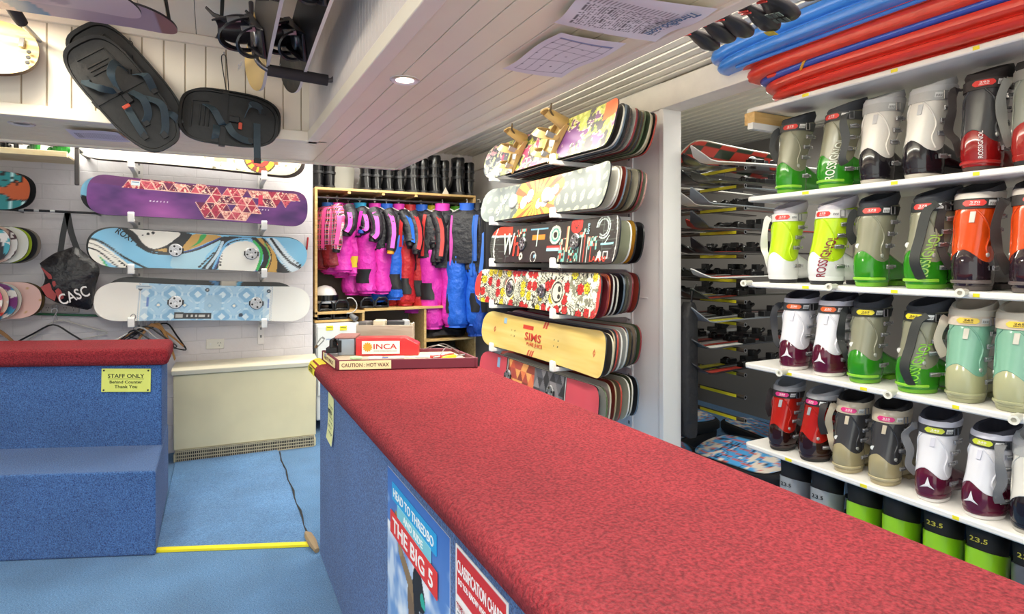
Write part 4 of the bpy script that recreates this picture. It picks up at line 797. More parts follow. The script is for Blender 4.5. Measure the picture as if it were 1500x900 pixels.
B = [
 (1143, 1, dict(G, tail='Ls', label='grey and green boot leftmost on the top row of boots', num='275')),
 (1200, 1, dict(G, tail='R', side_text='ROSSIGNOL', label='grey and green boot with white ROSSIGNOL lettering, top row', rz=-22)),
 (1268, 1, dict(Wb, label='white and black boot with grey cuff, left one of its pair in the top row')),
 (1331, 1, dict(Wb, label='white and black boot beside the black and red boot, top row', tail=None, rz=-10)),
 (1422, 1, dict(lower='8c1416', cuff='454547', liner='2a2322', strap='3a3332', tail='L', num='295', sole='4a3a36', trim='b02222', gloss=.08, back_text=('ROSSIGNOL', 'e8dcdc', .085, .09), label='black boot with glossy red heel and red tag, top row')),
 (1500, 1, dict(lower='a02a24', cuff='8f9288', liner='24201f', strap='8a8a86', tail='L', label='grey boot with long grey strap cut by the right edge, top row', tagc=None)),
 (1131, 2, dict(Lm, tail='L', label='white and lime boot leftmost in the second row')),
 (1187, 2, dict(Lm, tail=None, side_text='ROSSIGNOL', side_col='8a2038', label='white and lime boot with ROSSIGNOL lettering, second row', rz=-20)),
 (1260, 2, dict(G, tail='Ls', label='grey and green boot in second row next to the lime pair', badge=True, strap='2c2f2e')),
 (1330, 2, dict(G, tail='B', side_text='ROSSIGNOL', side_col='a8d860', label='grey and green boot with dark strap down its back, second row', rz=-18, badge=True, strap='2c2f2e')),
 (1408, 2, dict(Og, tail='L', label='orange and black boot in the second row, left of its twin')),
 (1497, 2, dict(Og, tail='L', label='orange and black boot cut by the right edge, second row')),
 (1148, 3, dict(Wm, tail='L', label='white and maroon boot leftmost in the third row', tagc='e0642c', num='230')),
 (1196, 3, dict(Wm, tail=None, label='white and maroon boot second in the third row', tagc='e0642c', num='230', rz=-8)),
 (1251, 3, dict(G, tail='L', tagc='e8d62e', num='265', label='grey and green boot with yellow tag and loose strap, third row', badge=True, strap='2c2f2e')),
 (1317, 3, dict(G, tail='B', tagc='e8d62e', num='265', side_text='ROSSIGNOL', side_col='8fe02e', label='grey and green boot with ROSSIGNOL lettering and yellow tag, third row', rz=-22, badge=True, strap='2c2f2e')),
 (1399, 3, dict(Tl, tail='Ls', label='pale teal and khaki boot, left one of its pair in the third row')),
 (1472, 3, dict(Tl, tail=None, label='pale teal and khaki boot, right one of its pair in the third row')),
 (1132, 4, dict(Rb, tail='Ls', label='red and black boot leftmost in the fourth row')),
 (1172, 4, dict(Rb, tail='Rs', label='red and black boot second in the fourth row', rz=-22)),
 (1228, 4, dict(Bt, tail='L', label='black and tan boot with beige strap hanging left, fourth row')),
 (1282, 4, dict(Bt, tail=None, label='black and tan boot beside the white and maroon pair, fourth row')),
 (1352, 4, dict(Wm, tail='L', tagc='c9d23a', num='240', label='white and maroon boot with grey strap hanging left, fourth row', stail='77777a')),
 (1416, 4, dict(Wm, tail='R', tagc='c9d23a', num='240', label='white and maroon boot with strap across its side, fourth row', rz=-20, stail='77777a')),
 (1497, 4, dict(Wb, label='white boot with grey sole cut by the right edge, fourth row')),
]
rowh = {1: 1.0, 2: 1.02, 3: 1.0, 4: .93}
prev = {}
for px, k, d in B:
    d = dict(d); lab = d.pop('label'); x, y, z = bpos(px, k); sc = rowh[k]
    if k in prev and prev[k] - y < .118 * sc: y = prev[k] - .118 * sc
    prev[k] = y
    boot(lab, (x, y, z), sc=sc, zs={1: 1.1, 2: 1.08, 3: 1.03, 4: 1.0}[k], **d, group='ski boots on shelf row %d' % k)
# boots standing on the floor under the lowest shelf
def fpos(px, X=SHX + .03): return (X, X / ratio(px), 0)
FL = [(1146, '9a9ca0', '1f1e22', '23.5', '222222', 'grey low boot with black liner marked 23.5, leftmost on the floor'), (1192, '9a9ca0', '1f1e22', '23.5', '222222', 'grey low boot marked 23.5, second on the floor'),
      (1246, '8fc81e', '1f1e1e', None, None, 'lime boot with black liner, third on the floor'), (1300, '8fc81e', '1f1e1e', None, None, 'lime boot with black liner and buckle, fourth on the floor'),
      (1362, '8fc81e', '1f1e1e', '23.5', 'd8cc4a', 'lime boot marked 23.5 in yellow, fifth on the floor'), (1426, '8fc81e', '1f1e1e', '23.5', 'd8cc4a', 'lime boot marked 23.5 in yellow, sixth on the floor'), (1497, '55555a', '1f1e1e', '23.5', 'd8cc4a', 'dark grey boot marked 23.5 in yellow at the right edge')]
def low_boot(label, loc, col, lin_, txt, tcol, sc=1.0, grp='boots on the floor under the shelves'):
    t = thing('ski_boot', label, 'ski boot', loc, (0, 0, 0), grp); t.scale = (sc,) * 3; N = 28; TH = [2 * math.pi * j / N for j in range(N)]
    def S(a, z, off=0):
        q = z / .3; rx, ry = .078 + .008 * q + off, .052 + .008 * q + off; return (.085 + .02 * q + rx * math.cos(a), ry * math.copysign(abs(math.sin(a)) ** .85, math.sin(a)), z)
    m = MB(); m.loft([[S(a, z) for a in TH] for z in (.0, .05, .12)], 0); m.loft([[S(a, (.27 - .05 * (1 + math.cos(a)) / 2) * q + .08 * (1 - q), .002) for a in TH] for q in (0, .5, 1)], 0)
    m.loft([[(x, w_ * math.cos(a), h_ / 2 + h_ / 2 * math.sin(a)) for a in TH] for x, w_, h_ in ((.05, .045, .13), (.14, .048, .13), (.22, .05, .09), (.29, .042, .07), (.315, .02, .05))], 0); m.build('shell', mat(col, .3, coat=.3), t)
    m = MB(); m.loft([[S(a, .20, -.005) for a in TH], [S(a, .29, -.003) for a in TH], [S(a, .335 - .02 * math.cos(a), .0) for a in TH], [S(a, .345 - .02 * math.cos(a), -.008) for a in TH], [S(a, .30, -.02) for a in TH]]); m.build('liner', mat(lin_, .7), t)
    for z, x in ((.16, .17), (.23, .175)): m = MB(); m.box((x, -.055, z), (.05, .012, .018)); m.tube([(x - .02, -.062, z), (x + .02, -.068, z + .008)], .005, 6); m.build('buckle', [mat('2c2c2e', .3)], t, bevel=.002)
    if txt:
        m = MB(); m.text(txt, .05, .017, None, 0, th=.0005, map=lambda p: S(math.pi + p[0] / .07 + .1, .305 + p[1] - .0 if tcol == 'd8cc4a' else .235 + p[1], .004 + p[2])); m.build('size_number', mat(tcol, .5), t, smooth=0)
    else:
        m = MB(); m.text('102', .03, .012, None, 0, th=.0005, map=lambda p: S(math.pi + .2 - p[1] / .07, .18 + p[0], .004 + p[2])); m.build('size_number', mat('2a3a10', .5), t, smooth=0)
pv = 99
PLZ = .085
tag(MB().bb((SHX - .01, -.5, 0), (SHX + .46, 1.85, PLZ - .001)).build('plinth', M_dark), 'dark low plinth under the floor row of boots', 'plinth')
for px, c1, c2, tx, tc_, lab in FL:
    x, y, z = fpos(px); y = min(y, pv - .13); pv = y; low_boot(lab, (x, y, PLZ), c1, c2, tx, tc_)
for i, px in enumerate((1285, 1335, 1390, 1440, 1490)):
    x, y, z = fpos(px, SHX + .40); low_boot('glossy dark blue boot in the second rank on the floor, %s from the left' % ('first', 'second', 'third', 'fourth', 'fifth')[i], (x + .0, y, PLZ), '1c3f63', '24506e', None, None, 1.12, 'dark blue boots behind the floor row')
# ------------------------------------------------------------------ sleds on the top shelf
def sled(label, loc, L, W, col, rz=0, H=.10, tilt=0):
    t = thing('toboggan', label, 'sled', loc, (R(tilt), 0, R(rz))); n = 56
    def ring(sx, sy, z, p=.42):
        out = []
        for j in range(n):
            a = 2 * math.pi * j / n; c_, s_ = math.cos(a), math.sin(a); out.append((W / 2 * sx * math.copysign(abs(c_) ** p, c_), L / 2 * sy * math.copysign(abs(s_) ** .62, s_), z))
        return out
    g = 1 - (1 - .0) * 0
    pr = [(.0, .0, .006), (.70, .88, .004), (.80, .92, .0), (.88, .95, H * .08), (.91, .962, H * .22), (.90, .957, H * .36), (.85, .945, H * .46), (.86, .947, H * .50), (.95, .98, H * .54), (.995, .996, H * .66), (1.0, 1.0, H * .82), (.985, .994, H * .97), (.955, .983, H * 1.0), (.94, .978, H * .9), (.88, .955, H * .6), (.82, .935, H * .5), (.80, .925, H * .2), (.70, .89, .014), (.0, .0, .012)]
    m = MB(); m.loft([ring(max(a, .01), max(b, .01), z) for a, b, z in pr], 0, cap=(True, True)); 
    for sx in (-.3, 0, .3): m.tube([(sx * W, -L * .38, -.002), (sx * W, L * .38, -.002)], .010, 8)
    m.build('tub', mat(col, .28, coat=.3, var=.06, vscale=14), t); return t
def rope(par, pts, c='d8a02a'):
    m = MB(); m.tube(spline(pts, 6), .006, 8); return m.build('rope', mat(c, .6), par)
SX = 2.33
z0 = shelf_z[0]
S = [('red plastic sled lowest in the stack on the top shelf', 'e03a28', 1120, SX, .0, .0, .085), ('blue plastic sled second from the bottom of the stack', '2f5cc8', 1112, SX - .01, .047, .0, .075),
     ('red plastic sled in the middle of the stack, shorter than the one above', 'e23e2c', 1134, SX - .03, .085, 0, .095), ('red plastic sled with its rounded tip reaching furthest left', 'e4422e', 1083, SX - .07, .105, 0, .125), ('bright blue plastic sled on top of the stack', '3f86dc', 1041, SX - .15, .172, 0, .105)]
for lab, col, px, xf, dz, rz, hh in S:
    Wd = .50; xc = xf + Wd / 2; yt = (xf + .12) / ratio(px); L = 1.55
    t = sled(lab, (xc, yt - L / 2, z0 + dz + .010), L, Wd, col, rz, hh)
    if 'lowest' in lab or 'middle' in lab:
        rope(t, [(-Wd / 2 + .015, .50, .08), (-Wd / 2 - .015, .44, .12), (-Wd / 2 - .02, .34, .135), (-Wd / 2 + .0, .22, .11)])
# ------------------------------------------------------------------ ski racks behind the shelves
TX = 2.92
tube_y = [246, 272, 305, 340, 376, 412, 443, 476, 514, 550, 583, 617]
ty = TX / ratio(1092)
t = thing('ski_rack', 'rack of dark horizontal tubes with yellow labels between wing wall and boot shelves', 'rack', (TX, ty, 0))
dT = ty / ray(1092, 380)[1]; tz = [EYE + (380 - q) / FPX * dT for q in tube_y]
MB().bb((-.06, 1.4, 0), (.0, 1.46, 2.3)).bb((.5, 1.4, 0), (.56, 1.46, 2.3)).build('post', mat('5a4a3a', .6), t)
for z in tz:
    m = MB(); m.tube([(0, 0, z), (0, 1.5, z)], .013, 12, 0, cap=(False, True)); m.tube([(0, 0, z), (0, .04, z)], .009, 12, 2, cap=(False, True)); m.lathe([(.013, 0), (.009, 0)], 12, 1, T(0, 0, z) @ RX(90), cap=(False, False)); m.build('rack_tube', [mat('5a524a', .35, .5), M_grey, M_black], t)
    m = MB(); m.ribbon([(-.0135, .06, z), (-.0135, .36, z)], .018, .002, (0, 0, 1)); m.build('tube_label', mat('e3d62c', .5), t)
skc = [('e8e6e0', 'b0392c'), ('b8342a', 'd8d8d4'), ('8a9096', 'c9c22c'), ('1d1d20', 'd8d8d4'), ('2a2326', 'b0392c'), ('e2e0da', '3a3a3c'), ('3a3c34', 'c0442c'), ('1a1a1c', 'c9c22c'), ('44464a', 'e0e0dc'), ('17171a', '8a8a8e')]
def ski(label, x0, y, z, L, c1, c2, grp, tilt=0, art=False, bind=True):
    t = thing('ski', label, 'ski', (x0, y, z), (0, R(tilt), R(rnd.uniform(-9, 9))), grp); rows_ = []; n = 22; lift = rnd.uniform(.05, .10)
    for i in range(n + 1):
        q = i / n; x = L * q; wv = .05 * (1 - .28 * math.sin(math.pi * min(1, max(0, (q - .08) / .9)))) if q > .06 else .05 * math.sqrt(max(.02, 1 - (1 - q / .06) ** 2)); h_ = lift * max(0, (.13 - q) / .13) ** 2 + .01 * math.sin(math.pi * q); rows_.append((x, wv, h_))
    m = MB(); m.loft([[(x, -w_, h), (x, w_, h), (x, w_, h + .007), (x, -w_, h + .007)] for x, w_, h in rows_], 0); m.build('ski_body', mat(c1, .3, coat=.3), t)
    m = MB(); m.loft([[(x, -w_ * .6, h + .0071), (x, w_ * .6, h + .0071), (x, w_ * .6, h + .009), (x, -w_ * .6, h + .009)] for x, w_, h in rows_[1:9]], 0); m.build('top_graphic', mat(c2, .35), t)
    if bind:
        m = MB(); m.box((L * .42, 0, .028), (.10, .055, .035)); m.lathe([(.03, .02), (.026, .05), (.012, .06)], 12, 0, T(L * .40, 0, 0)); m.build('toe_binding', M_blackg, t, bevel=.004)
        m = MB(); m.box((L * .60, 0, .03), (.13, .05, .04)); m.box((L * .63, 0, .06), (.04, .045, .05)); m.tube([(L * .66, 0, .05), (L * .70, 0, .075)], .012, 8); m.build('heel_binding', mat('2a2a2c', .25), t, bevel=.004)
    return t
k = 0
for li, z in enumerate(tz):
    if li >= 10: break
    for j in range(5 if li < 9 else 2):
        c1, c2 = skc[(k * 3 + li) % len(skc)]; yy = ty + .07 + j * .125; x0 = TX - .50 + .05 * j + rnd.uniform(-.10, .12) + (.04 if li % 2 else 0)
        x0 = max(x0, WX + .16) if yy > 2.5 else x0
        ski('%s ski with %s, %s on rack level %d counted from the top' % ({'e8e6e0': 'white', 'b8342a': 'red', '8a9096': 'silver', '1d1d20': 'black', '2a2326': 'dark maroon', 'e2e0da': 'white', '3a3c34': 'olive', '1a1a1c': 'black', '44464a': 'grey', '17171a': 'black'}[c1], {'d8d8d4': 'pale tip', 'b0392c': 'red tip', '3a3a3c': 'dark tip', 'c0442c': 'orange red tip', 'c9c22c': 'yellow tip', 'e0e0dc': 'white tip', '8a8a8e': 'grey tip'}[c2], ('nearest', 'second', 'middle', 'fourth', 'rear')[j], li + 1), x0, yy, z + .016, 1.15, c1, c2, 'skis lying across the rack tubes'); k += 1
# painted broad ski on top + round grip
t = thing('snowboard', 'red and green checked board lying on the topmost rack tubes', 'snowboard', (3.02, ty + .30, tz[0] + .016), (R(48), R(3), 0))
def a_check(c, s, t_, X, Z): c[...] = hx('2c3a2c'); put(c, (np.floor(X / .14) + np.floor(Z / .07)) % 2 == 0, 'b8382c'); put(c, abs(t_) > .9, 'c8c8b8')
board_mesh('deck', .9, .22, a_check, 80, 20, 14, .04, (None, '9a9a8a', '3a3a3c'), parent=t)
t = thing('ski_bag', 'tall black padded bag hanging against the wing wall edge', 'bag', (2.56, 2.62, .95)); m = MB()
m.loft([[(w_ * math.copysign(abs(math.cos(a)) ** .5, math.cos(a)), .04 * math.copysign(abs(math.sin(a)) ** .5, math.sin(a)), z) for a in [2 * math.pi * j / 20 for j in range(20)]] for z, w_ in ((-.62, .03), (-.60, .045), (-.3, .05), (0, .048), (.1, .046), (.16, .036), (.19, .015))]); m.build('bag_body', mat('2a292b', .7, bump=.8, bscale=18, bdist=.02), t)
m = MB(); m.tube([(0, -.02, .18), (0, -.03, .26), (.03, -.03, .3)], .006, 6); m.build('bag_strap', M_black, t)
# blue bags on the floor
def a_bag(c, s, t_, X, Z):
    c[...] = hx('4fa6e4'); put(c, (abs(np.sin(Z * 60 + X * 8)) > .93), 'd86a5c'); n = fbm(X * 18, Z * 18, 3); put(c, n > .6, 'e8ddd0'); put(c, (n > .42) & (n < .47), '1c2a48'); put(c, abs(t_) > .86, '15181e')
def bag(label, loc, rot, L, W): 
    t = thing('board_bag', label, 'bag', loc, rot); n = 40; rr = []
    for z, s_ in ((0, .92), (.02, 1), (.06, 1), (.08, .95)): rr.append([((L / 2 * s_) * math.copysign(abs(math.cos(a)) ** .6, math.cos(a)), (W / 2 * s_) * math.copysign(abs(math.sin(a)) ** .5, math.sin(a)), z) for a in [2 * math.pi * j / n for j in range(n)]])
    MB().loft(rr).build('bag_body', mat('14161a', .7, bump=.4, bscale=40), t)
    o = board_mesh('front_panel', L * .94, W * .86, a_bag, 60, 20, 12, 0.0, (None, '15181e', '15181e'), th=.004, parent=t); o.rotation_euler = (R(-90), 0, 0); o.location = (0, -W * .43, .0845); return t
for X_, Y_, Z_, rx, ry, rz, L, lab in ((2.84, 2.42, .17, -20, 8, 78, .85, 'blue patterned board bag propped at the shelf end'), (2.76, 2.95, .01, 0, 0, 62, .70, 'blue patterned bag lying lowest on the floor beside the wing wall'), (3.15, 3.35, .01, 0, 0, 12, .75, 'darker blue bag lying flat behind the propped bag'), (3.12, 3.38, .105, 3, 0, -10, .75, 'blue patterned bag lying on top of another flat bag'), (3.75, 3.0, .01, 0, 0, 80, .9, 'blue patterned bag furthest right under the ski rack')):
    bag(lab, (X_, Y_, Z_), (R(rx), R(ry), R(rz)), L, .36)
for X_, Y_, W_, H_, lab in ((3.0, 4.3, 1.0, .62, 'slumped black equipment bag on the floor behind the ski rack'), (3.9, 4.3, .6, .75, 'taller black equipment bag right of the slumped one behind the ski rack')):
    t = thing('equipment_bag', lab, 'bag', (X_, Y_, 0)); n = 32
    MB().loft([[(W_ / 2 * s_ * math.copysign(abs(math.cos(a)) ** .6, math.cos(a)) + .02 * math.sin(z * 12), .2 * s_ * math.copysign(abs(math.sin(a)) ** .6, math.sin(a)), z * H_ * (1 - .12 * math.cos(a + 1) * z)) for a in [2 * math.pi * j / n for j in range(n)]] for z, s_ in ((0, .94), (.1, 1), (.5, .98), (.8, .9), (.95, .7), (1, .3))]).build('bag_body', mat('202024', .7, bump=.8, bscale=10, bdist=.03), t)
    m = MB(); m.ribbon(spline([(-.15, -.19, H_ * .5), (-.12, -.21, H_ * .9), (.12, -.21, H_ * .9), (.15, -.19, H_ * .5)], 5), .03, .005, (0, 1, 0)); m.build('carry_strap', M_black, t)
# ------------------------------------------------------------------ heater, outlet, cabinet
t = thing('wall_heater', 'cream wall heater cabinet with vent grille at its foot under the snowboards', 'heater', (.235, 4.60, 0), (0, 0, R(-4)))
m = MB(); m.bb((-.465, -.03, .0), (.465, .16, .06), 0); m.bb((-.465, -.035, .085), (.465, .16, .60), 0); m.build('cabinet', mat('ddd3ae', .35, var=.03, vscale=5), t, bevel=.006)
m = MB(); m.prism([(-.05, .603), (-.055, .635), (-.03, .652), (.17, .662), (.17, .603)], -.475, .475, 0, RZ(0) @ Matrix(((0, 0, 1, 0), (1, 0, 0, 0), (0, 1, 0, 0), (0, 0, 0, 1)))); m.build('top_cover', mat('e2dac2', .35), t, bevel=.004)
m = MB(); m.bb((-.45, -.034, .004), (.45, -.026, .08), 1)
for k in range(76):
    x = -.445 + k * .0119; m.bb((x, -.040, .006), (x + .004, -.032, .078))
for z in (.002, .024, .046, .07, .08): m.bb((-.452, -.042, z), (.452, -.034, z + .005))
m.build('grille', [mat('b8ae94', .4), M_black], t, smooth=0)
q = P(315, 504, Y=YB); t = thing('power_outlet', 'double power outlet on the white wall above the heater', 'outlet', (q.x, YB - .001, q.z), (0, R(1.5), 0))
MB().box((0, -.006, 0), (.118, .012, .072)).build('plate', mat('eae6da', .35), t, bevel=.003)
m = MB()
for s in (.028,): 
    for a, b, r in ((-.009, .008, 30), (.009, .008, -30), (0, -.012, 0)): m.box((0, 0, 0), (.003, .002, .010), 0, T(s + a, -.0125, b) @ RY(r))
m.box((-.03, -.013, 0), (.010, .004, .016), 1); m.build('socket', [M_black, M_plastic], t)
q = P(90, 452, Y=YB); t = thing('power_strip', 'grey four way power board on the wall under the hanging bag', 'power board', (q.x, YB - .001, q.z), (0, R(2), 0))
MB().box((0, -.012, 0), (.20, .024, .06)).build('case', mat('b9b3b0', .5), t, bevel=.004)
for k in range(4):
    m = MB(); [m.box((0, 0, 0), (.003, .002, .009), 0, T(-.07 + k * .047 + a, -.025, b) @ RY(r)) for a, b, r in ((-.007, .006, 30), (.007, .006, -30), (0, -.010, 0))]; m.build('socket', M_black, t)
# ------------------------------------------------------------------ niche: shelf unit, rail, boots
NY = 4.90; gx = lambda px, Y=NY: P(px, 380, Y=Y).x; gz = lambda px, py, Y=NY: P(px, py, Y=Y).z
x0, x1 = .745, gx(697); zt = (gz(462, 272) + gz(695, 288)) / 2 + .0
t = thing('shelving_unit', 'pine shelving unit with clothes rail in the niche behind the counter', 'shelving', (0, NY, 0))
m = MB(); m.bb((x0, 0, zt - .02), (x1, .5, zt)); m.build('shelf', M_wood, t, bevel=.002)
for px in (512, 562, 610): m = MB(); X_ = gx(px); m.bb((X_ - .012, .005, zt - .04), (X_ + .012, .48, zt - .02)); m.build('shelf_bracket', M_wood, t)
for xa, zb in ((x0, .93), (x1 - .02, .0)): MB().bb((xa, 0, zb), (xa + .02, .5, zt - .02)).build('side_panel', M_wood, t, bevel=.002)
zb1 = gz(500, 456); zb2 = gz(600, 447); xv1, xv2 = gx(531), gx(622)
MB().bb((x0, -.0, zb1 - .022), (xv1 + .02, .5, zb1)).build('shelf', M_wood, t, bevel=.002)
MB().bb((xv1 + .02, .0, zb1 - .01), (xv2 + .25, .5, zb1 + .012)).build('shelf', M_wood, t, bevel=.002)
MB().bb((xv1, .01, .0), (xv1 + .02, .5, zb1 - .022)).build('divider', M_wood, t, bevel=.002)
MB().bb((xv2, .01, .0), (xv2 + .02, .5, zb1 - .012)).build('divider', M_wood, t, bevel=.002)
zb3 = gz(660, 496); MB().bb((xv2 + .02, .01, zb3 - .02), (x1 - .02, .5, zb3)).build('shelf', M_wood, t, bevel=.002)
MB().bb((xv1 + .02, .01, zb3 - .45), (xv2, .5, zb3 - .43)).build('shelf', M_wood, t, bevel=.002)
zb4 = gz(500, 469); MB().bb((x0, .01, zb4 - .015), (gx(520), .5, zb4 + .003)).build('shelf', M_wood, t, bevel=.002)
MB().bb((x0, .47, .0), (x1, .49, zt - .02)).build('back_panel', mat('6b6158', .8), t)
zr = gz(580, 294, 5.08); m = MB(); m.tube([(x0 + .02, .18, zr), (x1 - .02, .18, zr)], .011, 12); m.build('rail', mat('9a9a9c', .3, .8), t)
t = thing('storage_cabinet', 'white low cabinet with yellow stickers and picture decals below the shelving', 'cabinet', (0, 0, 0)); zc = zb4 - .02
MB().bb((x0 + .005, 4.86, .10), (gx(527, 4.86), 5.36, zc)).build('cabinet_body', mat('e4e6e4', .3), t, bevel=.01)
MB().bb((x0 + .012, 4.845, .30), (gx(526, 4.86) - .006, 4.862, zc - .02)).build('door', mat('e8eae8', .3), t, bevel=.006)
for px in (483, 503): q = P(px, 481, Y=4.843); m = MB().box((q.x, 4.843, q.z), (.055, .002, .038), 0); m.box((q.x, 4.8415, q.z + .005), (.04, .001, .004), 1); m.build('sticker', [mat('e8df3a', .5), M_dark], t)
q = P(469, 501, Y=4.843); m = MB(); MM = T(q.x, 4.842, q.z) @ RY(40); m.add([(-.012, 0, -.05), (.012, 0, -.05), (.020, 0, .02), (.012, 0, .045), (-.012, 0, .045), (-.020, 0, .02)], [(0, 1, 2, 3, 4, 5)], 0, MM); m.add([(-.010, -.001, -.06), (.010, -.001, -.06), (.010, -.001, -.035), (-.010, -.001, -.035)], [(0, 1, 2, 3)], 1, MM); m.add([(-.006, -.001, -.03), (.006, -.001, -.03), (.010, -.001, .03), (-.010, -.001, .03)], [(0, 1, 2, 3)], 2, MM); m.build('decal', [mat('8f8f8c', .5), mat('6a5030', .5), mat('e8e8e4', .5)], t, smooth=0)
q = P(486, 497, Y=4.843); m = MB(); m.text('playstyle', .09, .016, T(q.x, 4.842, q.z) @ FR, 0); m.text('RIDE', .08, .03, T(q.x + .02, 4.842, q.z - .05) @ RY(-25) @ FR, 1); m.build('decal_lettering', [mat('3a6ab0', .5), mat('c0603a', .5)], t, smooth=0)
# black rental boots on the top shelf
def winter_boot(t, s=1.0, N=20):
    TH = [2 * math.pi * j / N for j in range(N)]
    m = MB(); rr = [(.0, .0, .052, .125), (.025, .0, .052, .125), (.05, -.01, .052, .11), (.09, -.035, .05, .08), (.14, -.05, .048, .062), (.2, -.052, .05, .066), (.26, -.052, .054, .072), (.275, -.052, .05, .068)]
    m.loft([[(w_ * math.cos(a), -(-c_) + -0 + d_ * math.sin(a) * -1, z + .006 * math.sin(5 * a + z * 60) * (z > .1) * .3) for a in TH] for z, c_, w_, d_ in [(a_, -b_, c2, d2) for a_, b_, c2, d2 in rr]]); m.build('boot_body', M_blackg, t)
    m = MB(); m.loft([[((w_ + .004) * math.cos(a), .0 + (d_ + .004) * math.sin(a), z) for a in TH] for z, w_, d_ in ((.0, .052, .125), (.022, .053, .126))]); m.build('sole', mat('2c2c2e', .5), t)
    m = MB(); m.box((.0, -.122, .085), (.035, .01, .010)); m.build('reflective_strip', mat('b8b8b8', .3), t)
    for z in (.13, .20): m = MB(); m.ribbon([(.052 * math.cos(a), .052 + .07 * math.sin(a) * -1 * -1 - 0, z) for a in np.linspace(0, 2 * math.pi, 17)], .02, .004, (0, 0, 1)); m.build('strap', mat('222224', .4), t)
protob = None
for i, px in enumerate((466, 483, 535, 551, 568, 584, 602, 619, 635, 649, 669, 688)):
    lab = 'black rental snow boot, %s from the left in the row on top of the shelving' % ('first second third fourth fifth sixth seventh eighth ninth tenth eleventh twelfth'.split()[i])
    if protob is None: protob = thing('snow_boot', lab, 'boot', (0, 0, 0), group='black boots on top of the shelving'); winter_boot(protob); o = protob
    else: o = dup(protob); o['label'] = lab
    X_ = gx(px, 5.0); sc = 1.0 + .12 * (i in (6, 8, 10)); o.location = (X_, NY + .16, zt + .001); o.rotation_euler = (0, 0, R(180 + rnd.uniform(-8, 8) + (18 if i in (6, 10) else 0))); o.scale = (sc * .92, sc, sc * (1.0 + .12 * (i > 6)))
o = board_mesh('snowboard', 1.0, .26, None, 14, 4, 12, .02, ('b9b7ae', '8a8880', 'b9b7ae')); o.location = (gx(505, 5.2), 5.2, zt + .002); o.rotation_euler = (0, R(-90), 0); o.location = (gx(503, 5.2) - .12, 5.22, zt + .5 - .75 + .28)
bpy.data.objects.remove(o)
t = thing('shelf_board_panel', 'rounded grey board standing between the black boots on the shelving', 'board', (gx(503, 5.2), 5.22, zt + .002)); m = MB(); m.prism([(-.09, 0), (.09, 0), (.10, .20), (.085, .29), (.04, .34), (-.04, .34), (-.085, .29), (-.10, .20)], -.006, .006, 0, RX(90)); m.build('panel', mat('aaa89e', .4), t, bevel=.003)
q = P(653, 281, Y=4.905); t = thing('price_tag', 'small white triangular tag standing on the shelf edge under the boots', 'tag', (q.x, NY + .01, zt)); MB().prism([(-.03, 0), (.03, 0), (.0, .06)], -.004, .004, 0, RX(90)).build('card', mat('e9dcc8', .5), t)
# helmets, bindings and hose on the left shelf
def helmet(label, loc, col, rz=0):
    t = thing('helmet', label, 'helmet', loc, (0, 0, R(rz))); m = MB(); n = 20; m.loft([[(.095 * r * math.cos(a), .12 * r * math.sin(a), z) for a in [2 * math.pi * j / n for j in range(n)]] for z, r in ((.0, .93), (.03, 1), (.07, .98), (.11, .8), (.135, .5), (.145, .1))]); m.build('helmet_shell', mat(col, .25, coat=.4), t)
    m = MB(); m.ribbon([(.1 * math.cos(a), .125 * math.sin(a), .045) for a in np.linspace(math.pi * 1.05, math.pi * 1.95, 14)], .045, .008, (0, 0, 1)); m.build('visor', M_blackg, t); return t
helmet('white snow helmet with dark visor on the left shelf under the plaid suit', (gx(477, 5.0), 5.03, zb1 + .065), 'dcdad8', 10)
helmet('black helmet behind the white helmet on the left shelf', (gx(472, 5.1), 5.20, zb1 + .04), '1c1c1e', 0)
def hb(label, px, z, Y=4.99):
    t = thing('binding', label, 'binding', (gx(px, Y), Y, z), group='black bindings stored on the left shelves'); m = MB(); m.bb((-.055, -.06, 0), (.055, .12, .02)); m.bb((-.058, -.06, 0), (-.048, .12, .05)); m.bb((.048, -.06, 0), (.058, .12, .05)); m.build('baseplate', M_blackg, t, bevel=.004)
    m = MB(); m.tube([(-.055, -.055, .01), (-.052, -.06, .06), (-.03, -.065, .088), (.03, -.065, .088), (.052, -.06, .06), (.055, -.055, .01)], .008, 8); m.build('heel_hoop', mat('2a2a2c', .25), t)
    m = MB(); m.ribbon([(-.05, -.02, .045), (-.03, -.03, .07), (.03, -.03, .07), (.05, -.02, .045)], .03, .006, (0, 1, .3)); m.build('strap', M_black, t)
hb('black binding, left one on the shelf under the helmets', 476, zb1); hb('black binding, right one on the shelf under the helmets', 499, zb1)
hb('black binding, left one directly above the white cabinet', 474, zb4 + .003); hb('black binding, right one directly above the white cabinet', 497, zb4 + .003)
hb('black binding under the pink suits, left of its twin', 536, zb1 + .012); hb('black binding under the pink suits, right of its twin', 557, zb1 + .012)
t = thing('hose', 'grey flexible hose end curling out beside the bindings', 'hose', (0, 0, 0)); m = MB(); m.tube(spline([tuple(P(a, b, Y=4.88)) for a, b in ((508, 437), (516, 437), (522, 444), (522, 452), (516, 458), (508, 459))], 6), .004, 8, 0); m.tube([tuple(P(514, 462, Y=4.90)), tuple(P(522, 468, Y=4.86))], [.02, .024], 14, 1); m.build('tube', [mat('c9c7c2', .3), M_grey], t)
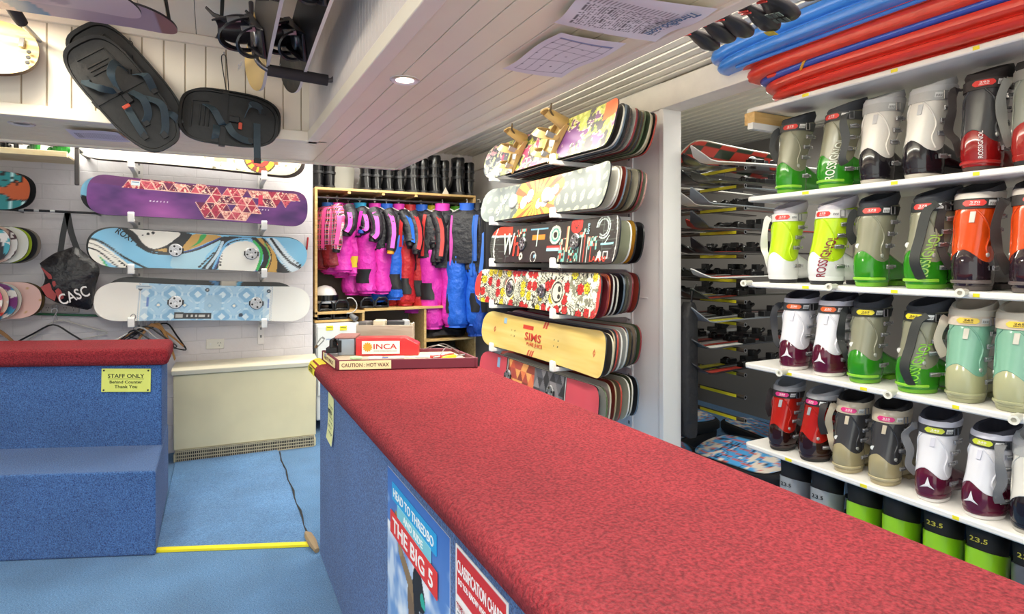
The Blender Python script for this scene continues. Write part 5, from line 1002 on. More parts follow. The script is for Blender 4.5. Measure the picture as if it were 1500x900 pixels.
# black clothes piles
def pile(label, x0_, x1_, z, h, sd, Y=5.0):
    t = thing('folded_trousers', label, 'trousers', ((x0_ + x1_) / 2, Y + .12, z), group='black clothes in the cubby holes'); r_ = random.Random(sd); n = 26; W_ = (x1_ - x0_) / 2
    m = MB(); m.loft([[(W_ * s_ * (1 + .06 * math.sin(3 * a + sd + z_ * 30)) * math.copysign(abs(math.cos(a)) ** .6, math.cos(a)), .17 * s_ * math.copysign(abs(math.sin(a)) ** .6, math.sin(a)) - .012 * math.sin(4 * a + z_ * 40 + sd), z_ * h * (1 - .25 * (math.cos(a) + 1) / 2 * (z_ > .4)) + .01 * math.sin(5 * a + sd)) for a in [2 * math.pi * j / n for j in range(n)]] for z_, s_ in ((.02, .9), (.12, .98), (.3, .95), (.36, .9), (.5, .97), (.62, .88), (.8, .85), (.95, .6), (1, .2))]); m.build('cloth', mat('1b1a1d', .65, bump=.8, bscale=22, bdist=.02), t)
    m = MB(); m.lathe([(.014, 0), (.014, .003), (.008, .004)], 14, 0, T(-W_ * .55, -.155, h * .62) @ RX(80)); m.build('badge', mat('c8c8cc' if sd % 2 else 'c83a58', .4), t)
pile('heap of black ski trousers in the cubby left of the middle', xv1 + .03, xv2 - .01, zb3 - .43, .40, 3); pile('flatter heap of black ski trousers higher in the left cubby', xv1 + .04, xv2 - .12, zb3 - .04, .20, 5)
pile('black folded clothes in the upper right cubby', xv2 + .03, x1 - .04, zb3, .17, 4); pile('black folded clothes in the lower right cubby', xv2 + .03, x1 - .04, zb3 - .30, .26, 7)
# ------------------------------------------------------------------ ski suits on the rail
RYs = NY + .18
def suit(px, pb, Wd, jk, stripe, pant, collar, patch, label, rz=-52, jl=.46, sleeve2=None, Yo=0, plaid=False, cuffc=None):
    Wd *= 1.18; rz = rz + 20 * math.sin(px * 1.7) + 4
    X_ = gx(px, RYs + Yo); zb_ = P(px, pb, Y=RYs + Yo - .08).z; L = (zr - .07) - zb_; sd = px * .37; N = 18; TH = [2 * math.pi * j / N for j in range(N)]
    t = thing('ski_suit', label, 'ski suit', (X_, RYs + Yo, zr - .07), (0, 0, R(rz)), 'children ski suits on the rail')
    wr = lambda a, z, k=1: 1 + k * (.06 * math.sin(3 * a + z * 31 + sd) + .055 * math.sin(5 * a - z * 47 + sd * 2) + .03 * math.sin(9 * a + z * 90 + sd))
    mj = mat(jk, .5, bump=.8, bscale=16, bdist=.025) if not plaid else plaid_mat(); w2 = Wd * .5
    m = MB(); m.loft([[(w2 * a_ * math.cos(q) * wr(q, z, .5), d_ * math.sin(q) * wr(q, z, .8), -z * L) for q in TH] for z, a_, d_ in ((.0, .30, .035), (.02, .45, .05), (.045, .86, .065), (.09, 1.0, .075), (.2, 1.0, .085), (.32, 1.02, .095), (jl - .03, 1.05, .10), (jl, 1.0, .095), (jl, .8, .08))]); j = m.build('jacket', mj, t)
    m = MB(); m.loft([[(w2 * .34 * s_ * math.cos(q), .045 * s_ * math.sin(q), z * L) for q in TH] for z, s_ in ((-.02, 1.1), (.02, 1.0), (.045, 1.05), (.045, .8), (.0, .7))], cap=(False, True)); m.build('collar', mat(collar, .5), j)
    for s_ in (1, -1):
        pth = spline([(s_ * w2 * .86, 0, -.06 * L), (s_ * (w2 + .035), -.02, -.17 * L), (s_ * (w2 + .065), -.045, -.32 * L), (s_ * (w2 + .045 + .03 * math.sin(sd)), -.085, -(jl * 1.03 + .02 * math.sin(sd * 3)) * L)], 4); n_ = len(pth); rad = [(.056 - .014 * i / (n_ - 1)) * (1 + .07 * math.sin(i * 2.3 + sd)) * (Wd / .34) ** .5 for i in range(n_)]
        m = MB(); m.tube(pth, rad, 14, 0); m.tube([pth[-1] + Vector((0, 0, .004)), pth[-1] + Vector((0, -.004, -.022))], [.032, .030], 12, 1); sl = m.build('sleeve', [mj, M_black if not cuffc else mat(cuffc, .5)], t)
        if s_ == 1 or sleeve2:
            out = [p + Vector((s_ * .72, -.69, 0)) * (r * 1.09) for p, r in zip(pth, rad)]; m = MB(); m.ribbon(out[1:-1], .034, .004, (-.69 * -s_, .72 * -s_ * -1 * -1 if False else .72, 0)); m.build('sleeve_stripe', mat(stripe, .5), sl)
    st_ = [p for p in [(w2 * .55, -.08, -.06 * L), (w2 * .5, -.098, -.2 * L), (w2 * .5, -.108, -(jl - .02) * L)]]; m = MB(); m.ribbon(spline(st_, 4), .03, .004, (1, .2, 0)); m.build('chest_panel', mat(stripe, .5), j)
    mp_ = mat(pant, .5, bump=.8, bscale=15, bdist=.025)
    for s_ in (1, -1):
        m = MB(); rr = []
        for z, r_ in ((jl - .08, .085), (jl + .03, .092), (jl + .14, .085), (.72, .088), (.80, .080), (.90, .088), (.965, .086), (.985, .066), (1.0, .07)):
            rr.append([(s_ * w2 * .48 + r_ * (Wd / .34) * math.cos(q) * wr(q, z, 1.1) + .01 * math.sin(z * 20 + sd), -.01 + r_ * .85 * math.sin(q) * wr(q + 1, z, 1.1), -z * L - (.02 if s_ < 0 else 0)) for q in TH])
        m.loft(rr); lg = m.build('trouser_leg', mp_, t)
        if patch and s_ == 1:
            A = np.linspace(-math.pi * .62, -math.pi * .18, 7); m = MB(); rows_ = []
            for z in (.72, .77, .83, .88): rows_.append([(s_ * w2 * .48 + (.093 * (Wd / .34)) * math.cos(q) * wr(q, z, 1.1) + .01 * math.sin(z * 20 + sd), -.01 + .093 * .88 * math.sin(q) * wr(q + 1, z, 1.1), -z * L) for q in A])
            v = [p for r in rows_ for p in r]; n_ = len(A); m.add(v, [(i * n_ + k, i * n_ + k + 1, (i + 1) * n_ + k + 1, (i + 1) * n_ + k) for i in range(3) for k in range(n_ - 1)]); m.build('knee_patch', mat(patch, .5), lg)
    h = thing('clothes_hanger', 'clear plastic hanger holding the %s' % label.split(' hanging')[0].split(' with')[0], 'hanger', (X_, RYs + Yo, zr), (0, 0, R(rz)), 'hangers on the jacket rail')
    m = MB(); m.tube([(.0, .013 * math.cos(a) * 1.3, .013 * math.sin(a) * 1.3 - .002) for a in np.linspace(-2.4, 2.6, 14)] + [(0, 0, -.03), (0, 0, -.06)][:0], .003, 6); m.tube([(0, 0, -.02), (0, 0, -.055)], .003, 6); m.tube([(-w2 * .7, 0, -.10), (-w2 * .3, 0, -.065), (0, 0, -.05), (w2 * .3, 0, -.065), (w2 * .7, 0, -.10)], .005, 6); m.build('hanger_frame', mat('d8d6d2', .2), h)
def plaid_mat():
    m = bpy.data.materials.get('plaid')
    if m: return m
    m = bpy.data.materials.new('plaid'); m.use_nodes = True; N = m.node_tree.nodes; L = m.node_tree.links; b = N['Principled BSDF']; b.inputs['Roughness'].default_value = .6; tc = N.new('ShaderNodeTexCoord')
    last = None
    for dr, sc, h in (('X', 14, 'e0529a'), ('Z', 14, 'e0529a'), ('X', 33, 'e8dce0'), ('Z', 29, 'e05a30')):
        wv = N.new('ShaderNodeTexWave'); wv.bands_direction = dr; wv.inputs['Scale'].default_value = sc / 2; L.new(tc.outputs['Object'], wv.inputs[0]); mr = N.new('ShaderNodeMapRange'); mr.inputs[1].default_value = .62 if sc < 20 else .9; mr.inputs[2].default_value = .7 if sc < 20 else .95; mr.inputs[4].default_value = .75; L.new(wv.outputs['Fac'], mr.inputs[0])
        mx = N.new('ShaderNodeMix'); mx.data_type = 'RGBA'; mx.inputs['A'].default_value = (*rgb('241a24'), 1); mx.inputs['B'].default_value = (*rgb(h), 1); L.new(mr.outputs[0], mx.inputs['Factor'])
        if last: L.new(last, mx.inputs['A'])
        last = mx.outputs['Result']
    L.new(last, b.inputs['Base Color']); return m
SB, PK, BK, BL, RD = '242127', 'e238b4', '1c1b1f', '2468d8', 'c2242c'
suit(480, 392, .25, '2a1c26', 'e0529a', '8a1a28', '2a6ac0', None, 'black and pink plaid ski suit hanging leftmost on the rail', plaid=True, jl=.72)
suit(494, 399, .30, SB, PK, PK, PK, None, 'pink ski suit with black jacket hanging second from the left', jl=.40)
suit(510, 404, .26, SB, PK, PK, PK, 'd8c82e', 'small pink ski suit with yellow patch hanging behind the second one', jl=.34, cuffc='2448a8', Yo=.05)
suit(527, 430, .31, SB, PK, PK, '28a0d0', BK, 'pink ski suit with black knee patch hanging left of the yellow cuffed one', jl=.36)
suit(549, 431, .28, SB, PK, PK, PK, None, 'pink ski suit with yellow and orange sleeve end', jl=.50, cuffc='e0a02a')
suit(566, 440, .28, '26262c', BL, BL, BL, BK, 'blue ski suit with black jacket hanging left of the red ones', jl=.38)
suit(584, 448, .27, '2a272c', RD, RD, PK, BK, 'red ski suit with black jacket and red sleeve stripe', jl=.42)
suit(600, 452, .28, '2c282e', RD, RD, RD, BK, 'red ski suit with black knees hanging right of the other red one', jl=.36, Yo=.03)
suit(617, 457, .32, '28272c', 'cf3a38', PK, BL, BK, 'pink ski suit whose dark jacket has red and blue stripes', jl=.48)
suit(633, 463, .26, '26262b', 'e0c82e', '2a3a8a', 'e0c82e', None, 'dark blue ski suit with yellow stripe half hidden between pink ones', jl=.45, Yo=.06)
suit(648, 480, .33, '2b2a30', 'd648b4', PK, PK, BK, 'large pink ski suit with charcoal jacket and magenta stripe', jl=.50, Yo=-.12)
suit(668, 470, .28, '28302a', '6fd03a', '1f4fb0', '6fd03a', None, 'blue ski suit with lime green stripe between the large pink and large blue ones', jl=.50, Yo=.06)
suit(684, 478, .33, '2a2a30', '3a72d8', BL, BL, BK, 'large blue ski suit with black jacket and blue stripe', jl=.47, Yo=-.27, rz=-48)
suit(701, 492, .24, '26262c', '3a78d8', '1f52b8', '26262c', None, 'dark blue ski suit hanging rightmost on the rail', jl=.55, Yo=-.30, rz=-74)
# black trousers on a rail along the wing wall
t = thing('clothes_rail', 'steel rail with white clips along the wing wall beyond the board rack', 'rail', (2.27, 3.96, 1.97)); MB().tube([(0, 0, 0), (0, .75, 0)], .012, 10).build('rail', M_steel, t); MB().bb((.0, .0, -.01), (.11, .03, .02)).bb((.0, .70, -.01), (.11, .73, .02)).build('rail_bracket', M_steel, t)
for i in range(8):
    t = thing('ski_trousers', 'black ski trousers, %s from the near end of the rail along the wing wall' % 'first second third fourth fifth sixth seventh eighth ninth tenth eleventh twelfth thirteenth fourteenth fifteenth sixteenth'.split()[i], 'trousers', (2.21, 4.04 + i * .078, 1.93), (0, 0, R(rnd.uniform(-8, 8))), 'black trousers on the wing wall rail'); N = 12; TH = [2 * math.pi * j / N for j in range(N)]; Lh = .95 + .1 * rnd.random()
    m = MB(); m.loft([[(.15 * s_ * math.cos(q) + .004 * math.sin(z * 30 + i), .028 * math.sin(q) * (1 + .3 * math.sin(3 * q + z * 20 + i)), -z * Lh) for q in TH] for z, s_ in ((0, .8), (.03, .95), (.2, 1), (.6, 1.02), (.95, .95), (1, .9))]); m.build('cloth', mat(('1a191c', '232126', '2a282c')[i % 3], .6), t)
    m = MB(); m.box((-.08, 0, .008), (.03, .02, .035)); m.box((.06, 0, .008), (.03, .02, .035)); m.tube([(-.08, 0, .02), (.0, 0, .03), (.06, 0, .02)], .004, 6); m.tube([(0, 0, .03), (.02, 0, .052), (.05, 0, .058), (.11, 0, .056)], .004, 6); m.build('clip_hanger', mat('d8d4cc', .3), t)
# ------------------------------------------------------------------ wax tray on the counter
TA, TB, TC, TD = Vector((.475, 2.60)), Vector((1.03, 2.35)), Vector((1.045, 2.63)), Vector((.475, 2.86)); 
sh = -1.02
TA, TB, TC, TD = [Vector((p.x, p.y)) for p in (P(493, 543.6, Z=CT), P(700, 539, Z=CT), P(664, 511, Z=CT + .04), P(472, 514.5, Z=CT + .04))]
for p in (TC, TD): pass
TZ = CT + .002
t = thing('wax_tray', 'maroon wooden tray of waxing tools with CAUTION HOT WAX labels on the counter', 'tray', (TA.x, TA.y, TZ)); ux = (TB - TA); LX = ux.length; ang_ = math.degrees(math.atan2(ux.y, ux.x))
def side(p, q, h0, h1, mi=0):
    d = (q - p); L_ = d.length; m = MB(); m.box((L_ / 2, .006, (h0 + h1) / 2), (L_, .012, h1 - h0), mi, T(p.x - TA.x, p.y - TA.y, 0) @ RZ(math.degrees(math.atan2(d.y, d.x)))); return m
mm_ = mat('6a2233', .5)
for p, q in ((TA, TB), (TB, TC), (TC, TD), (TD, TA)): side(p, q, 0, .042).build('tray_side', mm_, t, bevel=.002)
cT = (TA + TB + TC + TD) / 4; m = MB(); m.prism([((cT + (p - cT) * .955).x - TA.x, (cT + (p - cT) * .955).y - TA.y) for p in (TA, TB, TC, TD)], 0, .026); m.build('tray_base', mat('c9b8a0', .6), t)
U = Vector((ux.x, ux.y, 0)).normalized(); M1 = RZ(ang_)
m = MB(); m.box((LX * .20, -.001, .021), (LX * .36, .002, .036), 0, M1); m.text('CAUTION : HOT WAX', LX * .33, .017, M1 @ T(LX * .20, -.0025, .021) @ FR, 1); m.build('caution_label', [mat('efe6b0', .5), mat('5a1a20', .5)], t, smooth=0)
vl = (TA - TD); aL = math.degrees(math.atan2(vl.y, vl.x)); m = MB(); M2 = T(TD.x - TA.x, TD.y - TA.y, 0) @ RZ(aL); m.box((vl.length * .5, -.001, .021), (vl.length * .8, .002, .034), 0, M2); m.text('HOT WAX', vl.length * .6, .017, M2 @ T(vl.length * .5, -.0025, .021) @ FR, 1); m.build('side_label', [mat('efe6b0', .5), mat('5a1a20', .5)], t, smooth=0)
def on_tray(px, py, z): p = P(px, py, Z=z); return p
tz0 = TZ + .0270
pa, pb = P(521, 520, Z=CT + .035), P(613, 519, Z=CT + .035); v = pb - pa; L_ = Vector((v.x, v.y)).length; an = math.atan2(v.y, v.x)
t = thing('wax_iron_box', 'red box lettered INCA standing in the wax tray', 'box', (pa.x, pa.y, tz0), (0, 0, an)); Hh = .082
m = MB(); m.prism([(0, 0), (L_, 0), (L_, Hh * .62), (L_ * .78, Hh), (0, Hh)], 0, .085, 0, RX(90) @ T(0, 0, -.085)); m.build('box_body', mat('c2262a', .35, coat=.3), t, bevel=.002)
m = MB(); m.box((L_ * .40, -.0012, Hh * .47), (L_ * .6, .002, Hh * .72), 0); m.lathe([(.016, 0), (.016, .001)], 20, 2, T(L_ * .19, -.0025, Hh * .5) @ RX(90))
for k in range(12): m.lathe([(.004, 0), (.004, .001)], 8, 2, T(L_ * .19 + .018 * math.cos(k * math.pi / 6), -.0025, Hh * .5 + .018 * math.sin(k * math.pi / 6)) @ RX(90))
m.text('INCA', L_ * .37, Hh * .30, T(L_ * .47, -.003, Hh * .53) @ FR, 1); m.text('www.incaempire.com', L_ * .37, Hh * .08, T(L_ * .47, -.003, Hh * .27) @ FR, 3); m.build('box_label', [mat('f2e6dc', .5), mat('b8202a', .5), mat('d29a2a', .5), M_dark], t, smooth=0)
pc = P(508, 520, Z=CT + .035); t = thing('wax_melter', 'silver grey wax melter with pinkish lid left of the red box', 'machine', (pc.x, pc.y + .02, tz0), (0, 0, an))
MB().bb((-.035, 0, 0), (.04, .10, .078)).build('case', mat('9ba6b0', .3, .4), t, bevel=.004); MB().bb((-.05, -.004, .078), (.045, .11, .09)).build('lid', mat('b08078', .5), t, bevel=.003); m = MB().bb((-.036, -.004, .015), (-.02, .0, .07)); m.lathe([(.014, 0), (.014, .012)], 14, 0, T(-.036, .05, .06) @ RY(-90)); m.build('dial', M_black, t)
pc = P(487, 520, Z=CT + .035); t = thing('wax_iron', 'black iron lying at the left end of the wax tray', 'iron', (pc.x + .01, pc.y + .03, tz0), (0, 0, an)); m = MB(); m.prism([(-.03, -.05), (.03, -.05), (.03, .03), (0, .08), (-.03, .03)], 0, .015); m.build('sole_plate', M_steel, t, bevel=.002); m = MB(); m.prism([(-.024, -.045), (.024, -.045), (.024, .02), (0, .05), (-.024, .02)], .015, .04); m.tube([(0, -.04, .04), (0, -.04, .07), (0, .03, .07), (0, .035, .04)], .010, 8); m.build('handle', M_black, t, bevel=.003)
pc = P(570, 503, Z=CT + .06); t = thing('tool_crate', 'open pale wooden crate of waxes and files behind the red box', 'crate', (pc.x, pc.y + .10, tz0), (0, 0, an)); mw = wood_mat('crate_wood', 'a89a88', 'c8bba8')
m = MB(); m.bb((-.13, -.045, 0), (.15, -.037, .115)); m.bb((-.13, .05, 0), (.15, .058, .115)); m.bb((-.13, -.037, 0), (-.122, .05, .12)); m.bb((.142, -.037, 0), (.15, .05, .12)); m.bb((-.122, -.037, 0), (.142, .05, .006)); m.build('crate_body', mw, t, bevel=.002)
cx_, cy_ = t.location.x, t.location.y
for i, (dx, dy, sx, sy, sz, c_, nm, lab) in enumerate(((-.09, .0, .05, .07, .125, '6a6664', 'wax_block', 'grey block sticking out of the pale crate at its left end'), (-.02, .01, .06, .06, .13, 'd8c8ac', 'wax_block', 'cream wax block in the middle of the pale crate'), (.06, -.01, .085, .05, .128, '2e2e32', 'metal_file', 'dark file lying on top of the pale crate at right'), (.11, .01, .03, .05, .13, 'a8a8aa', 'scraper', 'grey scraper at the right end of the pale crate'))):
    p = Matrix.Rotation(an, 4, 'Z') @ Vector((dx, dy, 0)); o = MB().bb((-sx / 2, -sy / 2, 0), (sx / 2, sy / 2, sz)).build(nm, mat(c_, .5), None, bevel=.006, loc=(cx_ + p.x, cy_ + p.y, tz0 + .007), rot=(R(0), R(0), an + R(dx * 200))); tag(o, lab, nm.replace('_', ' '))
def tool(nm, lab, cat, px, py, c1, c2, rz, L_, r_, kind=0):
    p = P(px, py, Z=CT + .03); t = thing(nm, lab, cat, (p.x, p.y, tz0 + r_), (0, 0, R(rz))); m = MB(); m.tube([(-L_ / 2, 0, 0), (-L_ * .3, 0, 0), (0, 0, 0)], [r_ * .7, r_, r_ * .8], 10); m.build('handle', mat(c1, .35), t); m = MB()
    if kind: m.tube([(0, 0, 0), (L_ * .25, .012, 0), (L_ * .5, 0, 0)], [r_ * .5, r_ * .5, .002], 8); m.tube([(0, 0, 0), (L_ * .25, -.012, 0), (L_ * .5, 0, 0)], [r_ * .5, r_ * .5, .002], 8); m.tube([(-L_ / 2, -.035, 0), (-L_ * .3, -.025, 0), (0, 0, 0)], [r_ * .7, r_, r_ * .8], 10)
    else: m.tube([(0, 0, 0), (L_ / 2, 0, 0)], r_ * .4, 8)
    m.build('tool_head', mat(c2, .3, .7), t); return t
tool('pliers', 'red handled pliers lying in the right half of the wax tray', 'pliers', 630, 525, 'd8302c', 'a0a0a4', 160, .13, .008, 1)
tool('screwdriver', 'yellow handled screwdriver at the right end of the wax tray', 'screwdriver', 667, 525, 'e8d828', 'a8a8aa', 20, .15, .010)
tool('screwdriver', 'red handled screwdriver lying next to the red pliers', 'screwdriver', 650, 524, 'c83028', 'a8a8aa', 200, .12, .008)
tool('brush', 'white handled brush in front of the red box in the wax tray', 'brush', 560, 527, 'd8d8e0', '6a7ab0', -20, .12, .009)
tool('wax_stick', 'pale green and white wax stick in the tray left part', 'wax', 530, 527, 'b8d8b0', 'e0e0e0', -25, .10, .009)
tool('scraper_tool', 'clear scraper lying near the middle of the wax tray', 'scraper', 592, 526, 'c9c4c8', 'b8b8bc', -15, .14, .008)
t = thing('wire_bundle', 'loose steel wires sticking up over the right side of the wax tray', 'wire', (0, 0, 0)); m = MB()
for a, b, c_ in (((620, 512), (640, 506), (662, 512)), ((630, 510), (650, 504), (672, 516)), ((645, 520), (655, 508), (668, 512))): m.tube(spline([P(*a, Z=CT + .045), P(b[0], b[1], Z=CT + .07), P(*c_, Z=CT + .045)], 6), .002, 5)
m.build('wire', M_steel, t)
# ------------------------------------------------------------------ soffit: downlights, papers
for px, py, lab in ((593, 117, 'round recessed downlight glowing in the right soffit'), (32, 181, 'round recessed downlight in the back soffit at left, unlit')):
    q = P(px, py, Z=SZ - .002); t = thing('downlight', lab, 'light', (q.x, q.y, SZ)); lit = px > 100
    MB().lathe([(.056, -.004), (.056, -.001), (.034, .001), (.034, -.005), (.05, -.008)], 32, cap=(False, False)).build('trim_ring', mat('f0e8e6', .35), t)
    MB().lathe([(.034, -.003), (.02, -.006), (.001, -.007)], 24).build('lamp', mat('ffd9c4', .4, emit=9) if lit else mat('8a8280', .4), t)
    if lit:
        l = bpy.data.lights.new('downlight_lamp', 'SPOT'); l.energy = 14; l.color = (1, .82, .68); l.spot_size = R(120); l.spot_blend = .8; l.shadow_soft_size = .03; o = bpy.data.objects.new('downlight_lamp', l); C.objects.link(o); o.location = (q.x, q.y, SZ - .03)
def paper(label, quad, art, nx, ny, curlz=.01, writing=None):
    z = SZ - .014; pts = [P(a, b, Z=z) for a, b in quad]   # order: far-left, near-left?, given as corners around
    t = thing('paper_sheet', label, 'paper', (pts[0].x, pts[0].y, z)); A, B_, C_, D_ = [p - pts[0] for p in pts]
    us, vs_ = np.linspace(0, 1, nx), np.linspace(0, 1, ny); v = []; col = np.ones((ny, nx, 3)); Uu, Vv = np.meshgrid(us, vs_); art(col, Uu, Vv)
    for vv in vs_:
        for uu in us:
            p = A * (1 - uu) * (1 - vv) + B_ * uu * (1 - vv) + C_ * uu * vv + D_ * (1 - uu) * vv; v.append((p.x, p.y, -curlz * (.5 + .5 * math.sin(uu * 7 + vv * 3)) * (1 - .0) - .001))
    n = len(v); f = [(j * nx + i, j * nx + i + 1, (j + 1) * nx + i + 1, (j + 1) * nx + i) for j in range(ny - 1) for i in range(nx - 1)]
    me = bpy.data.meshes.new('sheet'); me.from_pydata(v, [], f); me.update(); me.materials.append(M_attrm); set_cols(me, col.reshape(-1, 3)); me.shade_smooth(); o = bpy.data.objects.new('sheet', me); C.objects.link(o); o.parent = t
    if writing:
        s, (u0, v0), wv, hv, c_ = writing; 
        def mp(p):
            uu, vv = u0 + p[0], v0 - p[1]; q = A * (1 - uu) * (1 - vv) + B_ * uu * (1 - vv) + C_ * uu * vv + D_ * (1 - uu) * vv; return (q.x, q.y, -curlz * 1.05 - .003)
        MB().text(s, wv, hv, None, 0, th=.0004, map=mp).build('heading', mat(c_, .6), t, smooth=0)
def a_cal(c, u, v):
    c[...] = hx('e2dbe2')
    for k in range(7): put(c, (abs(u - .1 - k * .13) < .004) & (v > .12) & (v < .9), 'a8a0aa')
    for k in range(6): put(c, (abs(v - .12 - k * .155) < .005) & (u > .1) & (u < .9), 'a8a0aa')
    fu = (u - .1) / .13; fv = (v - .12) / .155; put(c, (abs(fu - np.round(fu)) < .07) & (abs(fv - np.round(fv)) < .07) & (u < .92) & (v < .92), '6a6470'); put(c, (u > .88) & (u < .91) & (v > .1) & (v < .9), '7a84b0')
def a_list(c, u, v):
    c[...] = hx('e2dce0'); r = (hsh(np.floor(u * 60), np.floor(v * 40)) > .35) & ((v * 40) % 1 < .5) & (u > .12) & (u < .62) & (v > .1) & (v < .92); put(c, r, '6a6468'); r = ((v * 30) % 1 < .35) & (u > .64) & (u < .8) & (v > .1) & (v < .8); put(c, r, '7a7478')
paper('calendar sheet pinned to the soffit, further from the boots of the two papers', ((736, 98), (822, 43), (918, 62), (823, 111)), a_cal, 90, 70)
paper('printed table sheet with blue heading pinned to the soffit next to the calendar', ((811, 30), (866, -22), (1052, 11), (960, 58)), a_list, 120, 90, .01, None)
def a_blue(c, u, v): c[...] = hx('e2dce0')
# heading strip runs along the right-lower edge of the list sheet
q0, q1 = P(948, 50, Z=SZ - .028), P(1022, 19, Z=SZ - .028); d = (q1 - q0); m = MB(); m.text('Thredbo.com', d.length, .035, T((q0.x + q1.x) / 2, (q0.y + q1.y) / 2, SZ - .029) @ RZ(math.degrees(math.atan2(d.y, d.x))) @ RZ(180) @ RX(180), 0)
t = bpy.data.objects['paper_sheet.001'] if 'paper_sheet.001' in bpy.data.objects else None; o = m.build('heading', mat('4a6a90', .6), None, smooth=0)
if t: o.parent = t; o.location = -t.location
paper('small printed sheet on the back soffit behind the black snow skates', ((95, 188), (172, 193), (192, 208), (112, 203)), lambda c, u, v: (c.__setitem__(Ellipsis, hx('ddd6e2')), put(c, ((u * 30) % 1 < .4) & (v > .3) & (v < .8) & (u > .08), '8a8492')), 90, 24, .004)
# dark ski tips lying on top of the soffit and sticking out past its edge
for i, (px, py, ln, c_, lab) in enumerate(((1050, 70, .20, 0, 'black ski tip with red marks over the soffit edge, furthest of the row'), (1073, 59, .22, 0, 'black ski tip with red marks over the soffit edge, second furthest'), (1099, 51, .24, 0, 'black ski tip with red marks and grey print over the soffit edge, third furthest'), (1137, 42, .26, 1, 'black ski tip with yellow tag over the soffit edge'), (1161, 27, .27, 2, 'large black ski tip with grey grid sole over the soffit edge'), (1196, -4, .24, 0, 'black ski tip nearest the camera over the soffit edge'))):
    q = P(px, py, Z=SZ + .085); aa = R(6); t = thing('ski_tip', lab, 'ski', (q.x, q.y, SZ + .085), (R(10), R(9), aa), 'dark tips over the soffit edge'); n = 20; Wt = .036 + .012 * (c_ == 2)
    m = MB(); m.loft([[(-x, w_ * Wt / .036 * math.cos(a), h_ * math.sin(a) + dz) for a in [2 * math.pi * j / n for j in range(n)]] for x, w_, h_, dz in ((0, .004, .003, 0), (.006, .020, .012, 0), (.02, .031, .02, 0), (.05, .037, .024, 0), (.09, .035, .02, .004), (.13, .024, .015, .006), (.18, .026, .013, .002), (.40, .026, .012, -.002), (.42, .01, .006, 0))]); m.build('tip_body', mat('221d20', .45, coat=.2), t)
    m = MB(); [m.box((-.16 - k * .015, 0, -.0125), (.006, .034, .004)) for k in range(2)]; m.build('red_mark', mat('b83a34', .5), t)
    if c_ == 1: MB().box((-.02, -.0, -.0235), (.03, .035, .002), 0).build('yellow_tag', mat('c8b43a', .5), t)
    if c_ == 2: m = MB(); [m.box((-.05 - .04 * a, -.018 + .018 * b, -.0255), (.028, .012, .002)) for a in range(2) for b in range(3)]; m.build('sole_grid', mat('4a5652', .5), t)
# ------------------------------------------------------------------ things hung in the recess (upper left)
def skate_pad(label, cx, cy, Yp, L, W, ang, n2off, straps, seed):
    q = P(cx, cy, Y=Yp); t = thing('snow_skate_pair', label, 'snow skates', q, (0, R(ang), 0))
    def pad(dx, dz, dy, da):
        M = T(dx, dy, dz) @ RY(da); n = 44; rr = []
        def ring(s, y, k=0): return [(L / 2 * s * math.copysign(abs(math.cos(a)) ** .62, math.cos(a)) , y - .03 * max(0, -s * math.copysign(abs(math.cos(a)) ** .62, math.cos(a)) - .8) * 3, W / 2 * (s if k == 0 else s) * math.copysign(abs(math.sin(a)) ** .62, math.sin(a)) * (1 - .10 * math.cos(a))) for a in [2 * math.pi * j / n for j in range(n)]]
        m = MB(); m.loft([ring(.02, -.004), ring(.5, -.004), ring(.8, -.004), ring(.88, -.004), ring(.93, -.004), ring(.945, -.012), ring(1.0, -.012), ring(1.01, -.004), ring(1.0, .006), ring(.9, .012), ring(.02, .012)], 0, M)
        for k in range(3): m.tube([M @ Vector((-L * .30 + k * .02, -.006, W * (.22 - 0 * k) * s)) for s in (-.9, -.3, .3, .9)], .004, 6)
        m.tube([M @ Vector(p) for p in ((-L * .38, -.007, -W * .25), (-L * .38, -.007, W * .25), (-L * .22, -.007, W * .28))], .004, 6)
        return m.build('footboard', mat('141211', .5, bump=.35, bscale=35, bdist=.004), t)
    b1 = pad(n2off[0], n2off[1], .035, n2off[2]); b2 = pad(0, 0, -.005, 0)
    for k, pts in enumerate(straps):
        m = MB(); m.ribbon(spline([Vector(p) for p in pts], 6), .034, .004, (.3, .2, 1) if abs(pts[-1][0] - pts[0][0]) > abs(pts[-1][2] - pts[0][2]) else (1, .2, .1)); 
        e = pts[-1]; m.box(e, (.036, .012, .026), 1); m.build('strap', [mat('38464e', .6, bump=.5, bscale=200), M_black], t)
    m = MB(); m.box((.02, -.03, .0), (.05, .022, .03), 0); m.box((.05, -.036, -.03), (.018, .008, .036), 1); m.build('buckle', [M_black, mat('c84a30', .5)], t, bevel=.003)
    m = MB(); m.ribbon([(-.03, -.012, W * .52), (-.03, -.016, 0), (-.03, -.012, -W * .52), (-.03, .05, -W * .5), (-.03, .05, W * .5), (-.03, -.012, W * .52)], .03, .004, (1, 0, 0)); m.build('band', M_black, t)
    return t
YH = 3.43
s1 = [[(-.10, -.01, .08), (-.13, -.07, .06), (-.09, -.10, .01), (-.03, -.05, -.01)], [(-.03, -.02, -.02), (-.07, -.06, -.07), (-.12, -.04, -.10), (-.14, -.01, -.09)], [(.0, -.03, .03), (.06, -.06, .05), (.12, -.04, .03), (.15, -.02, -.01)], [(.03, -.03, .04), (.12, -.06, .10), (.2, -.03, .06), (.24, -.02, .02)], [(.05, -.02, -.03), (.13, -.035, -.045), (.2, -.02, -.055)], [(.14, -.01, .09), (.18, -.035, .11), (.22, -.02, .12)], [(-.06, -.02, .10), (-.02, -.07, .13), (.04, -.02, .12)]]
skate_pad('pair of black snow skates with grey straps hanging diagonally on a cord, the left pair', 184, 141, YH - .02, .60, .265, 52, (-.06, .06, -3), s1, 1)
